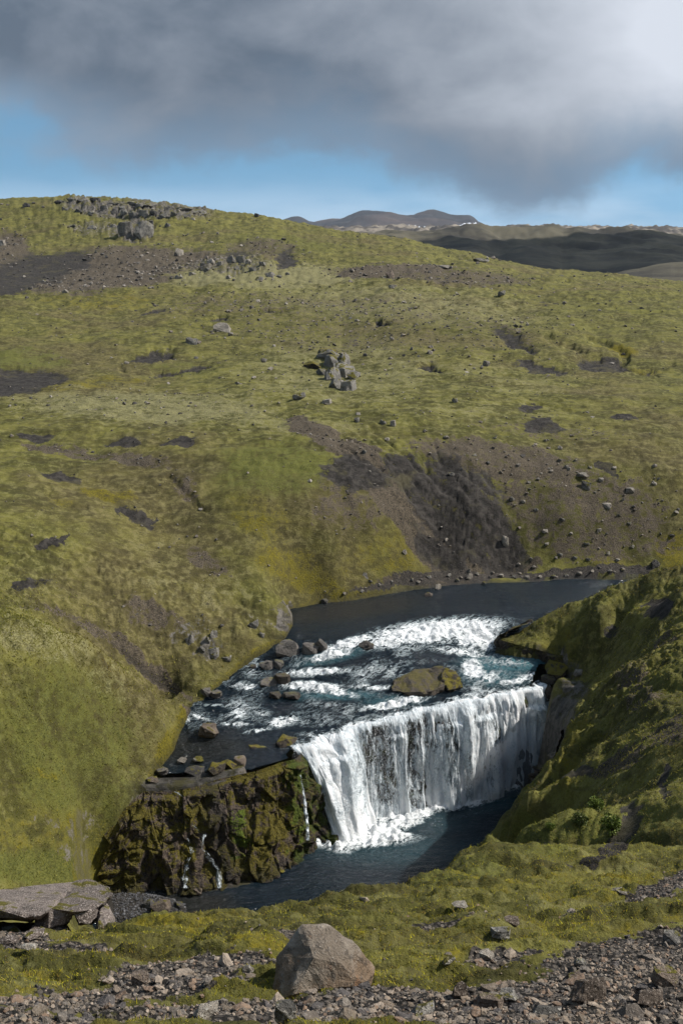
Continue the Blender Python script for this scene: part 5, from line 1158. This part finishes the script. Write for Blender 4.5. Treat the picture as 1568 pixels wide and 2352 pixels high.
P = P[:110000]; hh_ = np.clip(.006 + .010*at_mask(tus, P[:, 0], P[:, 1]) + rs.exponential(.0055, len(P)), .004, .060)*(1+.05*P[:, 1]*.5); P[:, 2] -= .004
link('grass', blades('grass', P, hh_, .0035+.0006*P[:, 1], 52, GP), mat_grass, kind='stuff')
P, rs = scatter(150000, 15, 66, .06, .36, lambda x, y: np.clip(.75-at_mask(np.maximum(sand, rock), x, y)*1.5, 0, 1)*(at_mask((dR < .1)*1.0 + (dP < 1.0), x, y) < .5), 53)
P = P[:60000]; link('bank_moss_tufts', blades('bank_moss_tufts', P, np.clip(rs.exponential(.0008, len(P)), .0004, .0018)*P[:, 1] + .008, .0014*P[:, 1], 54, [(0.21,0.19,0.035),(0.12,0.125,0.025),(0.27,0.245,0.06),(0.16,0.18,0.03),(0.25,0.21,0.075)], .7), mat_grass, kind='stuff')
P, rs = scatter(120000, 40, 66, -.36, -.02, lambda x, y: np.clip(.9-at_mask(np.maximum(sand, rock), x, y)*1.5, 0, 1)*(1-smooth(y, 52, 64))*(at_mask((dR < .1)*1.0 + (dP < .6), x, y) < .5), 55)
P = P[:24000]; link('slope_grass', blades('slope_grass', P, np.clip(rs.exponential(.001, len(P)), .0005, .0025)*P[:, 1], .0014*P[:, 1], 56, [(0.26,0.235,0.05),(0.18,0.175,0.035),(0.34,0.31,0.10),(0.21,0.215,0.045)], .7), mat_grass, kind='stuff')

# ------------------------------------------------------------------ shrubs
mat_leaf, g = newmat('shrub leaf'); vc = g.attr('tint').outputs['Color']; finish(mat_leaf, g, vc, .6, None, .3)
mat_stem, g = newmat('shrub stem'); a = g.noise(g.n('ShaderNodeNewGeometry').outputs['Position'], 30, 4, .6); finish(mat_stem, g, g.mix(a, (0.05,0.035,0.02), (0.12,0.09,0.05)), .9)
def shrub(px, py, ww, hh, label, seed, pal):
    p, sl = pick(px, py, 13); W = ww/F*sl; H = hh/F*sl*1.05; rs = np.random.RandomState(seed)
    root = bpy.data.objects.new('leafy_shrub', None); COL.objects.link(root); root.location = p; root['label'] = label; root['category'] = 'shrub'; root['group'] = 'shrubs on the right bank'
    n = 800; lob = np.array([[0,0,.5],[.3,.1,.35],[-.32,.05,.4],[.1,-.25,.3],[-.1,.2,.65],[.22,-.1,.6]])*[W*.75, W*.75, H]
    c_ = lob[rs.randint(0, 6, n)]; q = rs.normal(size=(n, 3)); q /= np.linalg.norm(q, axis=1, keepdims=True); r_ = rs.uniform(.6, 1, n)[:, None]
    ctr = c_ + q*r_*[W*.27, W*.27, H*.33]; ctr[:, 2] = np.maximum(ctr[:, 2], .01)
    L_f = W*.055*rs.uniform(.7, 1.3, n)[:, None]; d_ = q*.6 + rs.normal(0, .5, (n, 3)) + [0,0,.3]; d_ /= np.linalg.norm(d_, axis=1, keepdims=True); s_ = np.cross(d_, rs.normal(size=(n, 3))); s_ /= np.linalg.norm(s_, axis=1, keepdims=True)
    co = np.stack([ctr-d_*L_f, ctr+s_*L_f*.55, ctr+d_*L_f, ctr-s_*L_f*.55], 1).reshape(-1, 3); me = quad_mesh('foliage', co, np.arange(n*4).reshape(n, 4), False)
    c4 = np.ones((n*4, 4), np.float32); c4[:, :3] = np.repeat(tint(n, rs, pal), 4, 0); add_col(me, 'tint', c4); f_ = link('foliage', me, mat_leaf, root)
    bm = bmesh.new()
    for l_ in lob:
        M_ = Vector(l_).normalized().to_track_quat('Z', 'Y').to_matrix().to_4x4(); Lg = Vector(l_).length
        bmesh.ops.create_cone(bm, cap_ends=True, segments=6, radius1=W*.022, radius2=W*.008, depth=Lg, matrix=M_ @ Matrix.Translation((0, 0, Lg/2)))
    me = bpy.data.meshes.new('stem'); bm.to_mesh(me); bm.free(); link('stem', me, mat_stem, root)
BR = [(0.09,0.13,0.015),(0.13,0.17,0.02),(0.06,0.09,0.012),(0.15,0.19,0.03)]; DK = [(0.05,0.075,0.012),(0.08,0.105,0.018),(0.10,0.11,0.03)]
shrub(1400,1912,52,42,'bright green leafy shrub beside the black sand on the right bank',1,BR); shrub(1368,1858,40,26,'small bright green shrub just above the large bright one',2,BR)
shrub(1330,1900,40,22,'low dark green shrub left of the bright green one',3,DK); shrub(1262,1903,26,12,'small light green shrub on the grassy slope above the pool',6,BR)

# ------------------------------------------------------------------ air
hz = bpy.data.materials.new('haze'); hz.use_nodes = True; hz.node_tree.nodes.clear(); g = NT(hz.node_tree)
pv = g.n('ShaderNodeVolumePrincipled'); pv.inputs['Color'].default_value = (.72, .84, 1, 1); pv.inputs['Density'].default_value = 3.2e-5; pv.inputs['Anisotropy'].default_value = 0.0
ho = g.n('ShaderNodeOutputMaterial'); g.L.new(pv.outputs[0], ho.inputs['Volume'])
zlo, zhi = float(Z.min())-2, max(float(Z.max()), 2)+6
bm = bmesh.new(); bmesh.ops.create_cube(bm, size=1)
me = bpy.data.meshes.new('haze'); bm.to_mesh(me); bm.free()
ha = link('haze', me, hz, kind='stuff'); ha.location = (0, 4400, (zlo+zhi)/2); ha.scale = (28000, 9600, zhi-zlo)
